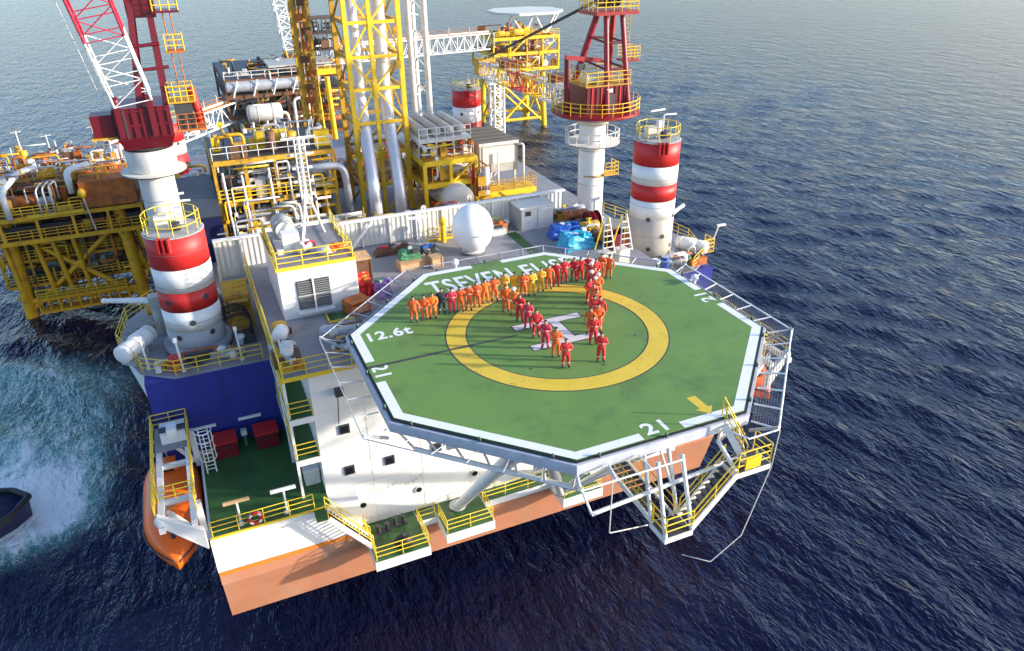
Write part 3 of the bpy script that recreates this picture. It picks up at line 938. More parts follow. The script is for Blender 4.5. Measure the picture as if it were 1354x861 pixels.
def build_right_crane():
    c = V((18.0, 28.5, 26.1))
    T = thing('pedestal_crane', 'red pedestal crane on a slim white column with its boom laid on the lattice post', 'crane', c)
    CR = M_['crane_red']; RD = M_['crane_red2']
    crane_ped(T, c, 26.1, 36.2, M_['white'], 1.22)
    # access balcony ring
    bal = tube(T, 'balcony', M_['white'], (c.x, c.y, 33.9), (c.x, c.y, 34.05), 2.55, 32)
    ring = [(c.x + 2.48 * math.cos(2 * math.pi * i / 14), c.y + 2.48 * math.sin(2 * math.pi * i / 14), 34.05) for i in range(14)]
    rail_parts(T, ring, M_['cream'], rails=2, sp=3, r=.045, closed=True)
    # small side platform with hoops
    box(T, 'ladder_stage', M_['yellow2'], (c.x + .6, c.x + 2.1, ), (c.y - 1.6, c.y - .2), (31.0, 31.12))
    rail_parts(T, [(c.x + .7, c.y - 1.55, 31.1), (c.x + 2.05, c.y - 1.55, 31.1), (c.x + 2.05, c.y - .25, 31.1)], M_['yellow'], rails=3, sp=.7)
    pipe(T, 'hoop', M_['yellow2'], [(c.x - 1.2, c.y - .8, 31.0), (c.x - .2, c.y - 1.45, 31.0), (c.x + .9, c.y - 1.2, 31.0)], .06)
    # slewing platform
    tube(T, 'slew_ring', M_['cream'], (c.x, c.y, 35.7), (c.x, c.y, 36.25), 1.45, 32)
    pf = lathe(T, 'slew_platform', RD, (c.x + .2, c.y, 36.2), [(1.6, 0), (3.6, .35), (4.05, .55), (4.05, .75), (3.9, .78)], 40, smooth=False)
    n = 26
    ring = [(c.x + .2 + 3.98 * math.cos(2 * math.pi * i / n), c.y + 3.98 * math.sin(2 * math.pi * i / n), 36.98) for i in range(n)]
    rail_parts(T, ring, M_['yellow'], rails=3, sp=3, r=.035, closed=True)
    # machinery house with ribbed wall
    mh = box(T, 'machinery_house', CR, (c.x - 1.9, c.x + 2.5), (c.y - 2.0, c.y + 2.2), (36.98, 39.3))
    for i in range(10):
        x = c.x - 1.8 + i * .47
        box(mh, 'rib', M_['red'] if i % 2 else CR, (x - .05, x + .05), (c.y - 2.08, c.y - 2.0), (37.05, 39.2))
    box(mh, 'house_door', M_['dark'], (c.x + .35, c.x + .95), (c.y - 2.1, c.y - 2.02), (37.05, 38.6))
    box(mh, 'name_board', M_['white'], (c.x + .1, c.x + .7), (c.y - 2.13, c.y - 2.1), (38.75, 39.05))
    box(T, 'house_roof', M_['yellow2'], (c.x - 2.0, c.x + 2.6), (c.y - 2.1, c.y + 2.3), (39.3, 39.38))
    rail_parts(T, [(c.x - 1.9, c.y - 2.0, 39.38), (c.x + 2.5, c.y - 2.0, 39.38), (c.x + 2.5, c.y + 2.2, 39.38), (c.x - 1.9, c.y + 2.2, 39.38)], M_['yellow'], rails=3, sp=1.1, r=.035, closed=True)
    wb = tube(T, 'winch_drum', M_['cream'], (c.x - 1.5, c.y - .8, 39.8), (c.x - .4, c.y - .8, 39.8), .4, 16)
    for i in range(2):
        x = c.x - 1.45 + i * 1.0
        tube(wb, 'drum_flange', M_['offwhite'], (x, c.y - .8, 39.8), (x + .08, c.y - .8, 39.8), .55, 16)
    # A-frame: two stiff front legs and two back legs meeting under the top platform
    tops = [V((c.x + .5, c.y - .7, 45.0)), V((c.x + 2.1, c.y - .7, 45.0)), V((c.x + .5, c.y + .8, 45.0)), V((c.x + 2.1, c.y + .8, 45.0))]
    feet = [V((c.x + .1, c.y - 2.3, 36.98)), V((c.x + 2.3, c.y - 2.3, 36.98)), V((c.x - 1.5, c.y + 1.9, 38.0)), V((c.x + 2.4, c.y + 1.9, 37.2))]
    for a, b, r in zip(feet, tops, (.24, .22, .28, .26)):
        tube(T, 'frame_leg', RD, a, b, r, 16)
    for f in (.45, .72):
        p = [feet[i].lerp(tops[i], f) for i in range(4)]
        for i, j in ((0, 1), (1, 3), (3, 2), (2, 0)):
            tube(T, 'frame_tie', CR, p[i], p[j], .1, 8)
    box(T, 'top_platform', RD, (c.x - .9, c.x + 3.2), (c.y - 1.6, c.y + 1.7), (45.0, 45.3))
    rail_parts(T, [(c.x - .85, c.y - 1.55, 45.3), (c.x + 3.15, c.y - 1.55, 45.3), (c.x + 3.15, c.y + 1.65, 45.3), (c.x - .85, c.y + 1.65, 45.3)], M_['yellow'], rails=3, sp=.8, r=.04, closed=True)
    for k in range(5):
        tube(T, 'sheave', M_['dark'], (c.x + .2 + k * .45, c.y + .2, 46.1), (c.x + .32 + k * .45, c.y + .2, 46.1), .6, 16)
    # caged ladder stages on the right side
    box(T, 'ladder_stage', RD, (c.x + 2.5, c.x + 4.1), (c.y - .9, c.y + .6), (41.0, 41.14))
    rail_parts(T, [(c.x + 2.5, c.y - .85, 41.14), (c.x + 4.05, c.y - .85, 41.14), (c.x + 4.05, c.y + .55, 41.14), (c.x + 2.6, c.y + .55, 41.14)], M_['yellow'], rails=4, sp=.5, r=.035)
    for s in (0, .55):
        tube(T, 'ladder_rail', M_['yellow2'], (c.x + 2.7 + s, c.y - .2, 37), (c.x + 2.7 + s, c.y - .2, 45.2), .045, 6)
    for i in range(22):
        tube(T, 'rung', M_['yellow2'], (c.x + 2.7, c.y - .2, 37.3 + i * .36), (c.x + 3.25, c.y - .2, 37.3 + i * .36), .025, 6)
    # gallows post on the left
    tube(T, 'gallows_post', CR, (c.x - 3.1, c.y - .6, 36.98), (c.x - 3.1, c.y - .6, 41.6), .26, 16)
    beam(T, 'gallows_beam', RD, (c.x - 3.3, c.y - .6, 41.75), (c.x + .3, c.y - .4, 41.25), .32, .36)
    cbox(T, 'hook_block', M_['dark'], (c.x - 1.7, c.y - .5, 40.85), (.6, .4, .5))
    tube(T, 'hoist_line', M_['black'], (c.x - 1.7, c.y - .5, 41.1), (c.x - 1.7, c.y - .5, 41.5), .03, 6)
    # horizontal boom lying aft with painted sections, walkway and guard posts
    a, b = V((c.x - .3, c.y + 2.4, 37.4)), V((20.6, 61.5, 35.5))
    lattice(T, a, b, 1.7, 1.7, 18, [(.12, M_['white']), (.30, M_['offwhite']), (.46, M_['yellow']), (.62, M_['red']), (.8, M_['yellow']), (1, M_['offwhite'])], .11, .06, side=(0, 0, 1))
    d = (b - a)
    for i in range(17):
        p = a + d * (i / 17)
        beam(T, 'walkway_plank', M_['offwhite'] if i % 3 else M_['rusty'], p + V((0, 0, .95)), p + d / 17 * .93 + V((0, 0, .95)), .7, .06)
        tube(T, 'guard_post', M_['yellow'], p + V((.8, 0, .9)), p + V((.8, 0, 1.9)), .035, 6)
        tube(T, 'guard_post', M_['yellow'], p + V((-.8, 0, .9)), p + V((-.8, 0, 1.9)), .035, 6)
    for s in (-.8, .8):
        tube(T, 'guard_rail', M_['yellow'], a + V((s, 0, 1.9)), b + V((s, 0, 1.9)), .035, 6)
        tube(T, 'guard_rail', M_['yellow'], a + V((s, 0, 1.45)), b + V((s, 0, 1.45)), .03, 6)
    cbox(T, 'boom_head', M_['yellow2'], b + V((0, .6, .3)), (2.0, 1.6, 2.0))
    cbox(T, 'boom_winch', M_['crane_red'], a.lerp(b, .2) + V((.2, 0, 1.3)), (1.1, 1.6, .8))
    cbox(T, 'boom_winch', M_['crane_red'], a.lerp(b, .72) + V((.1, 0, 1.4)), (1.0, 2.2, .9))
    for s in (-.25, 0, .3):
        tube(T, 'pendant_rope', M_['black'], (c.x + 1.2 + s, c.y + .9, 46.3), (b.x + s, b.y, b.z + 1.3), .05, 6)
    return T


build_right_crane()


def build_left_crane():
    c = V((-19.35, 30.6, 26.1))
    T = thing('pedestal_crane', 'dark red pedestal crane with raised red and white lattice boom at the left', 'crane', c)
    CR = M_['crane_red']
    crane_ped(T, c, 26.1, 35.6, M_['offwhite'], 1.3)
    lathe(T, 'pedestal_flare', M_['offwhite'], (c.x, c.y, 35.2), [(1.3, 0), (1.75, .5), (1.85, 2.0), (1.7, 2.1)], 36)
    tube(T, 'flange_ring', M_['cream'], (c.x, c.y, 35.4), (c.x, c.y, 35.6), 2.35, 40)
    tube(T, 'slew_ring', M_['dark'], (c.x, c.y, 37.3), (c.x, c.y, 37.55), 1.75, 32)
    # body
    vs = []
    for z, x0, x1, y0, y1 in ((37.5, -1.5, 1.6, -1.6, 1.6), (38.4, -1.8, 2.0, -2.1, 1.9), (40.6, -1.8, 2.0, -2.1, 1.9)):
        vs += [(c.x + x0, c.y + y0, z), (c.x + x1, c.y + y0, z), (c.x + x1, c.y + y1, z), (c.x + x0, c.y + y1, z)]
    fs = [(3, 2, 1, 0), (8, 9, 10, 11)] + [(4 * k + i, 4 * k + (i + 1) % 4, 4 * k + 4 + (i + 1) % 4, 4 * k + 4 + i) for k in (0, 1) for i in range(4)]
    bd = raw(T, 'slewing_body', CR, vs, fs)
    for i in range(7):
        x = c.x - 1.65 + i * .58
        box(bd, 'stiffener', M_['dark'] if i % 3 == 1 else CR, (x - .08, x + .08), (c.y - 2.22, c.y - 2.1), (38.5, 40.55))
    for z in (39.3, 40.3):
        box(bd, 'stiffener', CR, (c.x - 1.85, c.x + 2.05), (c.y - 2.2, c.y - 2.08), (z, z + .14))
    box(T, 'side_stage', M_['yellow2'], (c.x - 3.5, c.x - 1.8), (c.y - 2.0, c.y + 1.0), (38.5, 38.65))
    box(T, 'cabinet', CR, (c.x - 3.3, c.x - 1.85), (c.y - 1.8, c.y - .2), (38.65, 40.2))
    box(T, 'right_stage', M_['rusty'], (c.x + 2.3, c.x + 4.3), (c.y - 2.2, c.y + 1.6), (38.6, 38.75))
    rail_parts(T, [(c.x + 2.4, c.y - 2.15, 38.75), (c.x + 4.25, c.y - 2.15, 38.75), (c.x + 4.25, c.y + 1.5, 38.75)], M_['rusty'], rails=3, sp=.7, r=.04)
    box(T, 'operator_cab', M_['dark'], (c.x + 2.35, c.x + 3.6), (c.y - 2.0, c.y - .4), (38.76, 40.6))
    box(T, 'cab_roof_stage', M_['yellow2'], (c.x + 2.0, c.x + 3.9), (c.y - 2.2, c.y - .2), (40.65, 40.75))
    rail_parts(T, [(c.x + 2.05, c.y - 2.15, 40.75), (c.x + 3.85, c.y - 2.15, 40.75), (c.x + 3.85, c.y - .25, 40.75), (c.x + 2.05, c.y - .25, 40.75)], M_['yellow'], rails=3, sp=.5, r=.04, closed=True)
    tube(T, 'exhaust', M_['red'], (c.x + 4.0, c.y - .5, 38.8), (c.x + 3.8, c.y - .5, 41.4), .28, 12)
    # mast: two stout legs with an arch between, stepping up to the head
    top = V((c.x + 1.5, c.y + .5, 47.3))
    for (fx, fy, tx) in ((.1, -1.9, .95), (2.2, -1.7, 2.1), (.3, 1.9, 1.0), (2.3, 1.9, 2.1)):
        beam(T, 'mast_leg', CR, (c.x + fx * .85, c.y + fy * .9, 40.5), (c.x + tx, c.y + fy * .35, 47.4), .42, .46)
    box(T, 'mast_head', CR, (c.x + .6, c.x + 2.5), (c.y - .9, c.y + .9), (46.4, 48.4))
    for z, w in ((43.0, 2.2), (44.6, 1.9)):
        tube(T, 'mast_tie', CR, (c.x + .4, c.y - 1.4, z), (c.x + .4 + w, c.y - 1.3, z + .1), .12, 8)
    box(T, 'mast_stage', CR, (c.x + 2.2, c.x + 4.0), (c.y - 1.6, c.y + .4), (46.7, 46.85))
    rail_parts(T, [(c.x + 2.3, c.y - 1.55, 46.85), (c.x + 3.95, c.y - 1.55, 46.85), (c.x + 3.95, c.y + .3, 46.85)], M_['yellow'], rails=3, sp=.5, r=.045)
    box(T, 'ladder_stage', M_['rusty'], (c.x + 2.6, c.x + 3.9), (c.y - 1.4, c.y - .1), (44.0, 44.15))
    rail_parts(T, [(c.x + 2.65, c.y - 1.35, 44.15), (c.x + 3.85, c.y - 1.35, 44.15), (c.x + 3.85, c.y - .15, 44.15)], M_['yellow'], rails=3, sp=.5, r=.045)
    for s in (0, .5):
        tube(T, 'ladder_rail', M_['rusty'], (c.x + 3.0 + s, c.y - .6, 40.8), (c.x + 2.9 + s, c.y - .6, 46.8), .04, 6)
    # raised boom: white foot section, red above
    a, b = V((c.x - .25, c.y - 2.0, 41.2)), V((c.x - 3.6, c.y - 7.8, 62.0))
    lattice(T, a, b, 2.5, 1.5, 14, [(.215, M_['white']), (.62, M_['pinkred']), (.8, M_['white']), (1, M_['pinkred'])], .085, .042, side=(0, 1, .2))
    for k in (-1.1, 1.1):
        tube(T, 'boom_foot_pin', CR, (c.x - .3 + k - .2, c.y - 2.05, 41.1), (c.x - .3 + k + .2, c.y - 2.05, 41.1), .35, 12)
        beam(T, 'boom_foot_lug', CR, (c.x - .3 + k, c.y - 2.2, 38.6), (c.x - .3 + k, c.y - 2.1, 41.4), .4, .5)
    for s in (-.5, .0, .5):
        tube(T, 'luffing_rope', M_['black'], (c.x + 1.4 + s * .4, c.y - .2, 48.2), (b.x + s, b.y, b.z), .035, 6)
    # ladder hung left of the boom
    for s in (0, .45):
        tube(T, 'boom_ladder', M_['offwhite'], (c.x - 2.3 + s, c.y - 2.4, 42.0), (c.x - 5.2 + s, c.y - 8.0, 61.0), .03, 6)
    return T


build_left_crane()


# ------------------------------------------------------------------ deckhouse with mast
def build_deckhouse():
    T = thing('deckhouse', 'white deckhouse with double louvred grille in its front wall', 'deckhouse', (-10.6, 17, 29.05))
    W = M_['wall']
    x0, x1, y0, y1, z1 = -13.05, -8.1, 13.6, 20.8, 32.6
    box(T, 'wall_block', W, (x0, x1), (y0, y1), (29.05, z1))
    box(T, 'roof_plate', M_['grey'], (x0 - .05, x1 + .05), (y0 - .05, y1 + .05), (z1, z1 + .06))
    for a, b in (((x0 - .1, x1 + .1), (y0 - .12, y0 - .05)), ((x0 - .12, x0 - .05), (y0 - .05, y1)), ((x1 + .05, x1 + .12), (y0 - .05, y1))):
        box(T, 'roof_kerb', M_['rail'], a, b, (z1 - .08, z1 + .16))
    for i, (lx0, lx1) in enumerate(((-12.0, -11.0), (-10.88, -9.88))):
        g = box(T, 'louvre_frame', M_['dark'], (lx0, lx1), (y0 - .05, y0), (29.6, 31.65))
        for k in range(13):
            z = 29.72 + k * .152
            R = Mx.Rotation(.6, 4, 'X')
            cbox(g, 'louvre_slat', M_['roofdark'], ((lx0 + lx1) / 2, y0 - .075, z), (lx1 - lx0 - .08, .12, .02), R=R)
        box(g, 'louvre_bar', M_['offwhite'], (lx0, lx1), (y0 - .16, y0 - .13), (30.58, 30.64))
    box(T, 'centre_post', W, (-11.0, -10.88), (y0 - .15, y0), (29.5, 31.75))
    box(T, 'sill', W, (-12.15, -9.75), (y0 - .4, y0), (29.42, 29.52))
    box(T, 'door', M_['cream'], (x0 - .04, x0), (15.2, 16.1), (29.1, 31.1))
    tube(T, 'drain_pipe', M_['white'], (x1 + .08, y0 + .2, 29.1), (x1 + .08, y0 + .2, z1), .06, 8)
    return T


build_deckhouse()
railing('yellow railing round the deckhouse roof under the aerial mast', [(-13.0, 20.7, 32.66), (-13.0, 13.65, 32.66), (-8.15, 13.65, 32.66), (-8.15, 20.7, 32.66)], sp=1.4, r=.04)
t = thing('aerial_mast', 'white tripod aerial mast with antenna brackets on the deckhouse roof', 'mast', (-10, 17.6, 32.66))
tp = V((-10.0, 17.8, 39.8))
for f in ((-10.9, 16.4, 32.66), (-8.9, 19.2, 32.66), (-10.3, 19.4, 32.66)):
    tube(t, 'mast_leg', M_['white'], f, tp + V((0, 0, -3.4)), .09, 8)
tube(t, 'mast_pole', M_['white'], tp - V((0, 0, 4.4)), tp, .14, 12)
for s in (-.32, .32):
    tube(t, 'side_pole', M_['white'], tp + V((s, -.2, -4.6)), tp + V((s, -.2, 0)), .05, 8)
for i in range(15):
    z = -4.4 + i * .31
    tube(t, 'rung', M_['offwhite'], tp + V((-.32, -.2, z)), tp + V((.32, -.2, z)), .035, 6)
for z, l in ((0, 1.1), (-1.1, .9), (-.5, .7)):
    tube(t, 'yard', M_['white'], tp + V((-l, 0, z)), tp + V((l, .1, z)), .06, 8)
for k in range(9):
    z = -4.2 + k * .45
    for s in (-1, 1):
        cbox(t, 'lamp_bracket', M_['dark' if (k + s) % 2 else 'offwhite'], tp + V((s * .52, -.1, z)), (.28, .2, .17))
for p, h in (((-.7, 0, .1), 1.0), ((.8, 0, .1), .8), ((.1, .1, 0), 1.6)):
    tube(t, 'aerial', M_['offwhite'], tp + V(p), tp + V(p) + V((0, 0, h)), .025, 6)
t = thing('roof_generator', 'grey and white machinery unit with round casing on the deckhouse roof', 'machine', (-11.9, 18.2, 32.66))
cbox(t, 'base_frame', M_['offwhite'], (-11.75, 17.6, 32.85), (1.7, 3.2, .36))
tube(t, 'casing', M_['greybox'], (-11.75, 18.0, 33.7), (-11.75, 19.4, 33.7), .75, 20)
tube(t, 'end_cover', M_['offwhite'], (-11.75, 17.7, 33.7), (-11.75, 18.0, 33.7), .6, 20)
cbox(t, 'control_box', M_['white'], (-11.6, 16.6, 33.5), (1.1, .9, .95))
tube(t, 'small_tank', M_['cream'], (-11.2, 15.6, 33.1), (-10.6, 16.2, 33.1), .38, 14)
pipe(t, 'hose', M_['pinkred'], [(-11.1, 15.7, 32.8), (-10.7, 15.5, 33.5), (-10.2, 15.9, 33.4), (-10.1, 16.3, 32.75)], .07, .4)
t = thing('life_raft', 'white and orange inflatable bundle lying on the deckhouse roof edge', 'bundle', (-8.9, 15.0, 32.66))
ball(t, 'wrapped_roll', M_['offwhite'], (-9.5, 15.0, 32.95), (.75, .5, .3), .3)
for i in range(5):
    ball(t, 'orange_fold', M_['boat_orange'], (-8.95 + .16 * i - .3, 14.95 + .12 * (i % 2), 33.0 + .06 * (i % 3)), (.28, .45, .26), .4 * i)


# ------------------------------------------------------------------ corrugated wind wall
def corrugated(T, name, x0, x1, y, z0, z1, m, pitch=.38, d=.05):
    vs, fs = [], []
    n = int((x1 - x0) / pitch * 4)
    for i in range(n + 1):
        x = x0 + (x1 - x0) * i / n
        yy = y - (d if (i // 2) % 2 else 0)
        vs += [(x, yy, z0), (x, yy, z1)]
    for i in range(n):
        fs.append((2 * i, 2 * i + 2, 2 * i + 3, 2 * i + 1))
    return raw(T, name, m, vs, fs)


def windwall(label, x0, x1, y, z0, z1, npan):
    T = thing('wind_wall', label, 'wall', ((x0 + x1) / 2, y, z0))
    w = (x1 - x0) / npan
    for i in range(npan):
        corrugated(T, 'wall_panel', x0 + i * w + .04, x0 + (i + 1) * w - .04, y, z0 + .05, z1 - .1, M_['offwhite'] if i % 3 else M_['cream'])
        box(T, 'post', M_['white'], (x0 + i * w - .06, x0 + i * w + .06), (y - .2, y + .1), (z0, z1 - .1))
    box(T, 'backing', M_['greybox'], (x0, x1), (y + .04, y + .09), (z0, z1 - .1))
    box(T, 'coping', M_['white'], (x0 - .08, x1 + .08), (y - .22, y + .16), (z1 - .1, z1 + .06))
    return T


windwall('long white corrugated wind wall behind the satellite dome', -7.5, 12.8, 24.1, 29.05, 31.35, 9)
windwall('short white corrugated wall left of the deckhouse', -16.3, -12.7, 24.2, 28.3, 31.4, 2)
t = thing('wall_prop', 'white diagonal prop leaning on the left end of the wind wall', 'prop', (-5, 23, 29.05))
beam(t, 'prop_bar', M_['white'], (-6.6, 23.2, 29.1), (-4.4, 23.85, 31.2), .16)
beam(t, 'prop_foot', M_['white'], (-6.9, 23.2, 29.09), (-6.2, 23.2, 29.09), .3, .08)

# ------------------------------------------------------------------ radome
t = thing('radome', 'large white egg-shaped satellite dome standing by the helideck edge', 'satellite dome', (2.4, 19.3, 29.05))
tube(t, 'pedestal', M_['offwhite'], (2.4, 19.3, 29.05), (2.4, 19.3, 29.55), .75, 24)
prof = []
for i in range(17):
    a = -1.25 + (math.pi / 2 + 1.25) * i / 16
    prof.append((max(.02, 1.62 * math.cos(a)), 1.9 * math.sin(a) + (0 if a < 0 else .02)))
lathe(t, 'dome_shell', M_['lampwhite'], (2.4, 19.3, 31.05), prof, 40)
tube(t, 'dome_base_ring', M_['offwhite'], (2.4, 19.3, 29.2), (2.4, 19.3, 29.3), .95, 28)
me = text_mesh('Satellite', .75, .12, M_['dark'], 'lettering')
d = V((-.2, -1, 0)).normalized()
link('lettering', me, t, Mx.Translation(V((2.4, 19.3, 30.95)) + d * 1.64) @ Mx.Rotation(math.atan2(d.x, -d.y), 4, 'Z') @ Mx.Rotation(math.pi / 2, 4, 'X'))

# ------------------------------------------------------------------ containers and deck cargo
t = thing('container', 'pale grey equipment container with olive roof beside the wind wall', 'container', (9.3, 22.8, 29.05))
box(t, 'container_wall', M_['greybox'], (7.7, 7.78), (21.9, 23.8), (29.05, 30.95))
box(t, 'container_front', M_['offwhite'], (7.79, 10.7), (21.85, 23.8), (29.05, 30.95))
box(t, 'container_roof', M_['cream'], (7.6, 10.8), (21.75, 23.9), (30.95, 31.1))
box(t, 'vent', M_['dark'], (8.1, 8.6), (21.8, 21.86), (30.3, 30.7))
box(t, 'door_edge', M_['greybox'], (9.2, 9.26), (21.81, 21.86), (29.15, 30.8))
box(t, 'tube_light', M_['lampwhite'], (9.5, 10.6), (21.72, 21.84), (30.75, 30.85))
t = box(None, 'deck_path', M_['gdeck'], (6.35, 7.25), (16.5, 22.9), (29.054, 29.062))
tag(t, 'narrow green painted walkway strip leading past the container', 'deck marking')


def heap(name, label, cat, c, s, m, n, seed, extra=None, rz=0):
    """a lumpy covered pile: subdivided box pushed about by random bulges"""
    T = thing(name, label, cat, c)
    rr = random.Random(seed)
    bm = bmesh.new()
    bmesh.ops.create_cube(bm, size=1)
    bmesh.ops.subdivide_edges(bm, edges=bm.edges[:], cuts=5, use_grid_fill=True)
    for v in bm.verts:
        k = 1 - .25 * max(0, v.co.z + .5)
        v.co.x *= s[0] * k; v.co.y *= s[1] * k
        v.co.z = (v.co.z + .5) * s[2]
        if v.co.z > .01:
            v.co += V((rr.uniform(-1, 1), rr.uniform(-1, 1), rr.uniform(-1, .6))) * .07 * min(s)
    bmesh.ops.recalc_face_normals(bm, faces=bm.faces)
    me = bpy.data.meshes.new(name); bm.to_mesh(me); bm.free(); me.materials.append(m)
    link('cover', me, T, Mx.Translation(V(c)) @ Mx.Rotation(rz, 4, 'Z'))
    for i in range(n):
        p = V(c) + V((rr.uniform(-.35, .35) * s[0], rr.uniform(-.4, .3) * s[1], s[2] * rr.uniform(.9, 1.02)))
        mm = extra[i % len(extra)] if extra else m
        cbox(T, 'loose_item', mm, p, (rr.uniform(.2, .5), rr.uniform(.2, .5), rr.uniform(.15, .35)), rz=rr.uniform(0, 3))
    return T


heap('cargo_pile', 'deep blue tarpaulin-covered cargo pile in front of the container', 'cargo', (10.6, 19.3, 29.05), (2.9, 1.5, 1.0), M_['blue'], 6, 1, [M_['white'], M_['blue'], M_['cyan']], -.15)
heap('cargo_pile', 'light blue covered cargo pile at the helideck edge', 'cargo', (10.3, 16.9, 29.05), (2.7, 1.7, 1.15), M_['cyan'], 5, 2, [M_['white'], M_['cyan']], .1)
heap('cargo_pile', 'green netted pile of gear on the plywood crates behind the helideck', 'cargo', (-2.9, 18.9, 29.75), (1.7, 1.1, .6), M_['tgreen'], 3, 3, [M_['tgreen'], M_['dark'], M_['offwhite']])
heap('cargo_pile', 'dark blue and black gear bundle beside the plywood crate', 'cargo', (-1.2, 19.3, 29.05), (1.5, 1.0, 1.2), M_['dark'], 5, 4, [M_['blue'], M_['offwhite'], M_['black']])


def crate(label, c, s, m, rz=0, slats=True):
    T = thing('crate', label, 'crate', c)
    cbox(T, 'body', m, V(c) + V((0, 0, s[2] / 2)), s, rz)
    Rz = Mx.Rotation(rz, 4, 'Z')
    for k in (-1, 1):
        for q in (.12, .88):
            cbox(T, 'batten', m, V(c) + Rz @ V((0, -s[1] / 2 - .02, s[2] * q)), (s[0] + .02, .05, .1), rz)
        cbox(T, 'batten', m, V(c) + Rz @ V((k * (s[0] / 2 - .06), -s[1] / 2 - .03, s[2] / 2)), (.1, .06, s[2]), rz)
    return T


crate('small upright plywood crate at the back corner of the helideck', (-1.15, 18.0, 29.05), (.9, .8, .85), M_['kraft'], .1)
crate('long low plywood crate under the green netted gear', (-2.8, 18.5, 29.05), (2.3, 1.1, .68), M_['kraft'], .05)
crate('rust red open crate by the lower right corner of the deckhouse', (-8.4, 12.9, 29.05), (1.5, 1.2, .95), M_['rusty'], .35)
crate('dark brown locker with pale slatted top right of the deckhouse', (-6.9, 18.2, 29.05), (1.5, 1.5, 1.7), M_['brown'], .02)
for i in range(4):
    o = bpy.data.objects['crate.003'] if 'crate.003' in bpy.data.objects else None
    if o: box(o, 'top_plank', M_['kraft'], (-7.65, -6.15), (17.4 + i * .42, 17.75 + i * .42), (30.75, 30.85))
heap('gear_heap', 'red and orange hoses and gear heaped beside the deckhouse', 'gear', (-7.3, 15.7, 29.05), (1.3, 1.6, 1.3), M_['red'], 8, 6, [M_['boat_orange'], M_['red'], M_['rail'], M_['rusty']])
heap('gear_heap', 'purple and green wrapped bundle beside the helideck edge net', 'gear', (-6.2, 14.6, 29.05), (1.2, 1.3, 1.2), M_['purple'], 6, 7, [M_['tgreen'], M_['purple'], M_['cream']])
heap('gear_heap', 'brown and grey scrap heap by the foot of the wind wall', 'gear', (-3.4, 21.8, 29.05), (3.2, .9, .6), M_['brown'], 12, 8, [M_['brown'], M_['pinkred'], M_['dark'], M_['greybox']])
t = thing('turf_tray', 'low green tray with yellow rim on the grey roof by the deckhouse', 'tray', (-9.4, 12.4, 29.05))
box(t, 'tray_floor', M_['gdeck'], (-10.4, -8.9), (12.0, 13.2), (29.06, 29.12))
for a, b in (((-10.48, -10.4), (11.95, 13.25)), ((-10.48, -8.85), (11.93, 12.0))):
    box(t, 'tray_rim', M_['rail'], a, b, (29.055, 29.2))


def t_lamp(label, c, h=2.2, w=1.5, rz=0.0, m=None):
    T = thing('deck_lamp', label, 'lamp', c, group='T-shaped deck lamps')
    c = V(c)
    tube(T, 'lamp_post', M_['white'], c, c + V((0, 0, h)), .07, 8)
    tube(T, 'lamp_foot', M_['white'], c, c + V((0, 0, .06)), .2, 10)
    d = V((math.cos(rz), math.sin(rz), 0))
    beam(T, 'lamp_housing', m or M_['lampwhite'], c + V((0, 0, h + .04)) - d * (w / 2), c + V((0, 0, h + .04)) + d * (w / 2), .12, .22)
    return T


t_lamp('white T-shaped lamp with rust-stained bar on the green bow deck, nearer the lifeboat', (-18.2, 5.5, 20.2), 1.75, m=M_['kraft'])
t_lamp('white T-shaped lamp on the green bow deck, nearer the white wall', (-15.5, 5.45, 20.2), 1.75)
t_lamp('T-shaped lamp in front of the wind wall beside the scrap heap', (-1.0, 22.6, 29.05), 2.3, 1.6)
t_lamp('bent-arm lamp by the red hose reel at the right crane pedestal', (14.3, 21.2, 29.05), 2.0, 1.3, .3)
for i, (p, l) in enumerate([((-19.8, 15.0, 26.1), 'slim white post on the leg deck beside the red locker'), ((-16.1, 15.0, 26.1), 'slim white post on the leg deck close to the accommodation'), ((-21.9, 16.2, 26.1), 'slim white post on the leg deck beside the white drums')]):
    t = thing('lamp_post', l, 'post', p, group='slim white posts on the leg deck')
    tube(t, 'post_shaft', M_['white'], p, (p[0] - .1, p[1], p[2] + 2.3), .075, 8)
    tube(t, 'post_foot', M_['white'], p, (p[0], p[1], p[2] + .05), .16, 8)
    cbox(t, 'post_head', M_['lampwhite'], (p[0] - .1, p[1], p[2] + 2.35), (.22, .5, .1))


# ------------------------------------------------------------------ process structures
def vessel(T, m, a, b, r):
    a, b = V(a), V(b)
    v = tube(T, 'vessel', m, a, b, r, 18)
    d = (b - a).normalized() * (r * .3)
    for p in (a, b):
        M = Mx.Translation(p) @ _frame(b - a) @ Mx.Diagonal((r, r, r * .35, 1))
        link('vessel_head', usph(m), v, M)
    for f in (.25, .75):
        p = a.lerp(b, f)
        tube(v, 'vessel_band', M_['steel'], p - d * .15, p + d * .15, r * 1.03, 18)
    return v


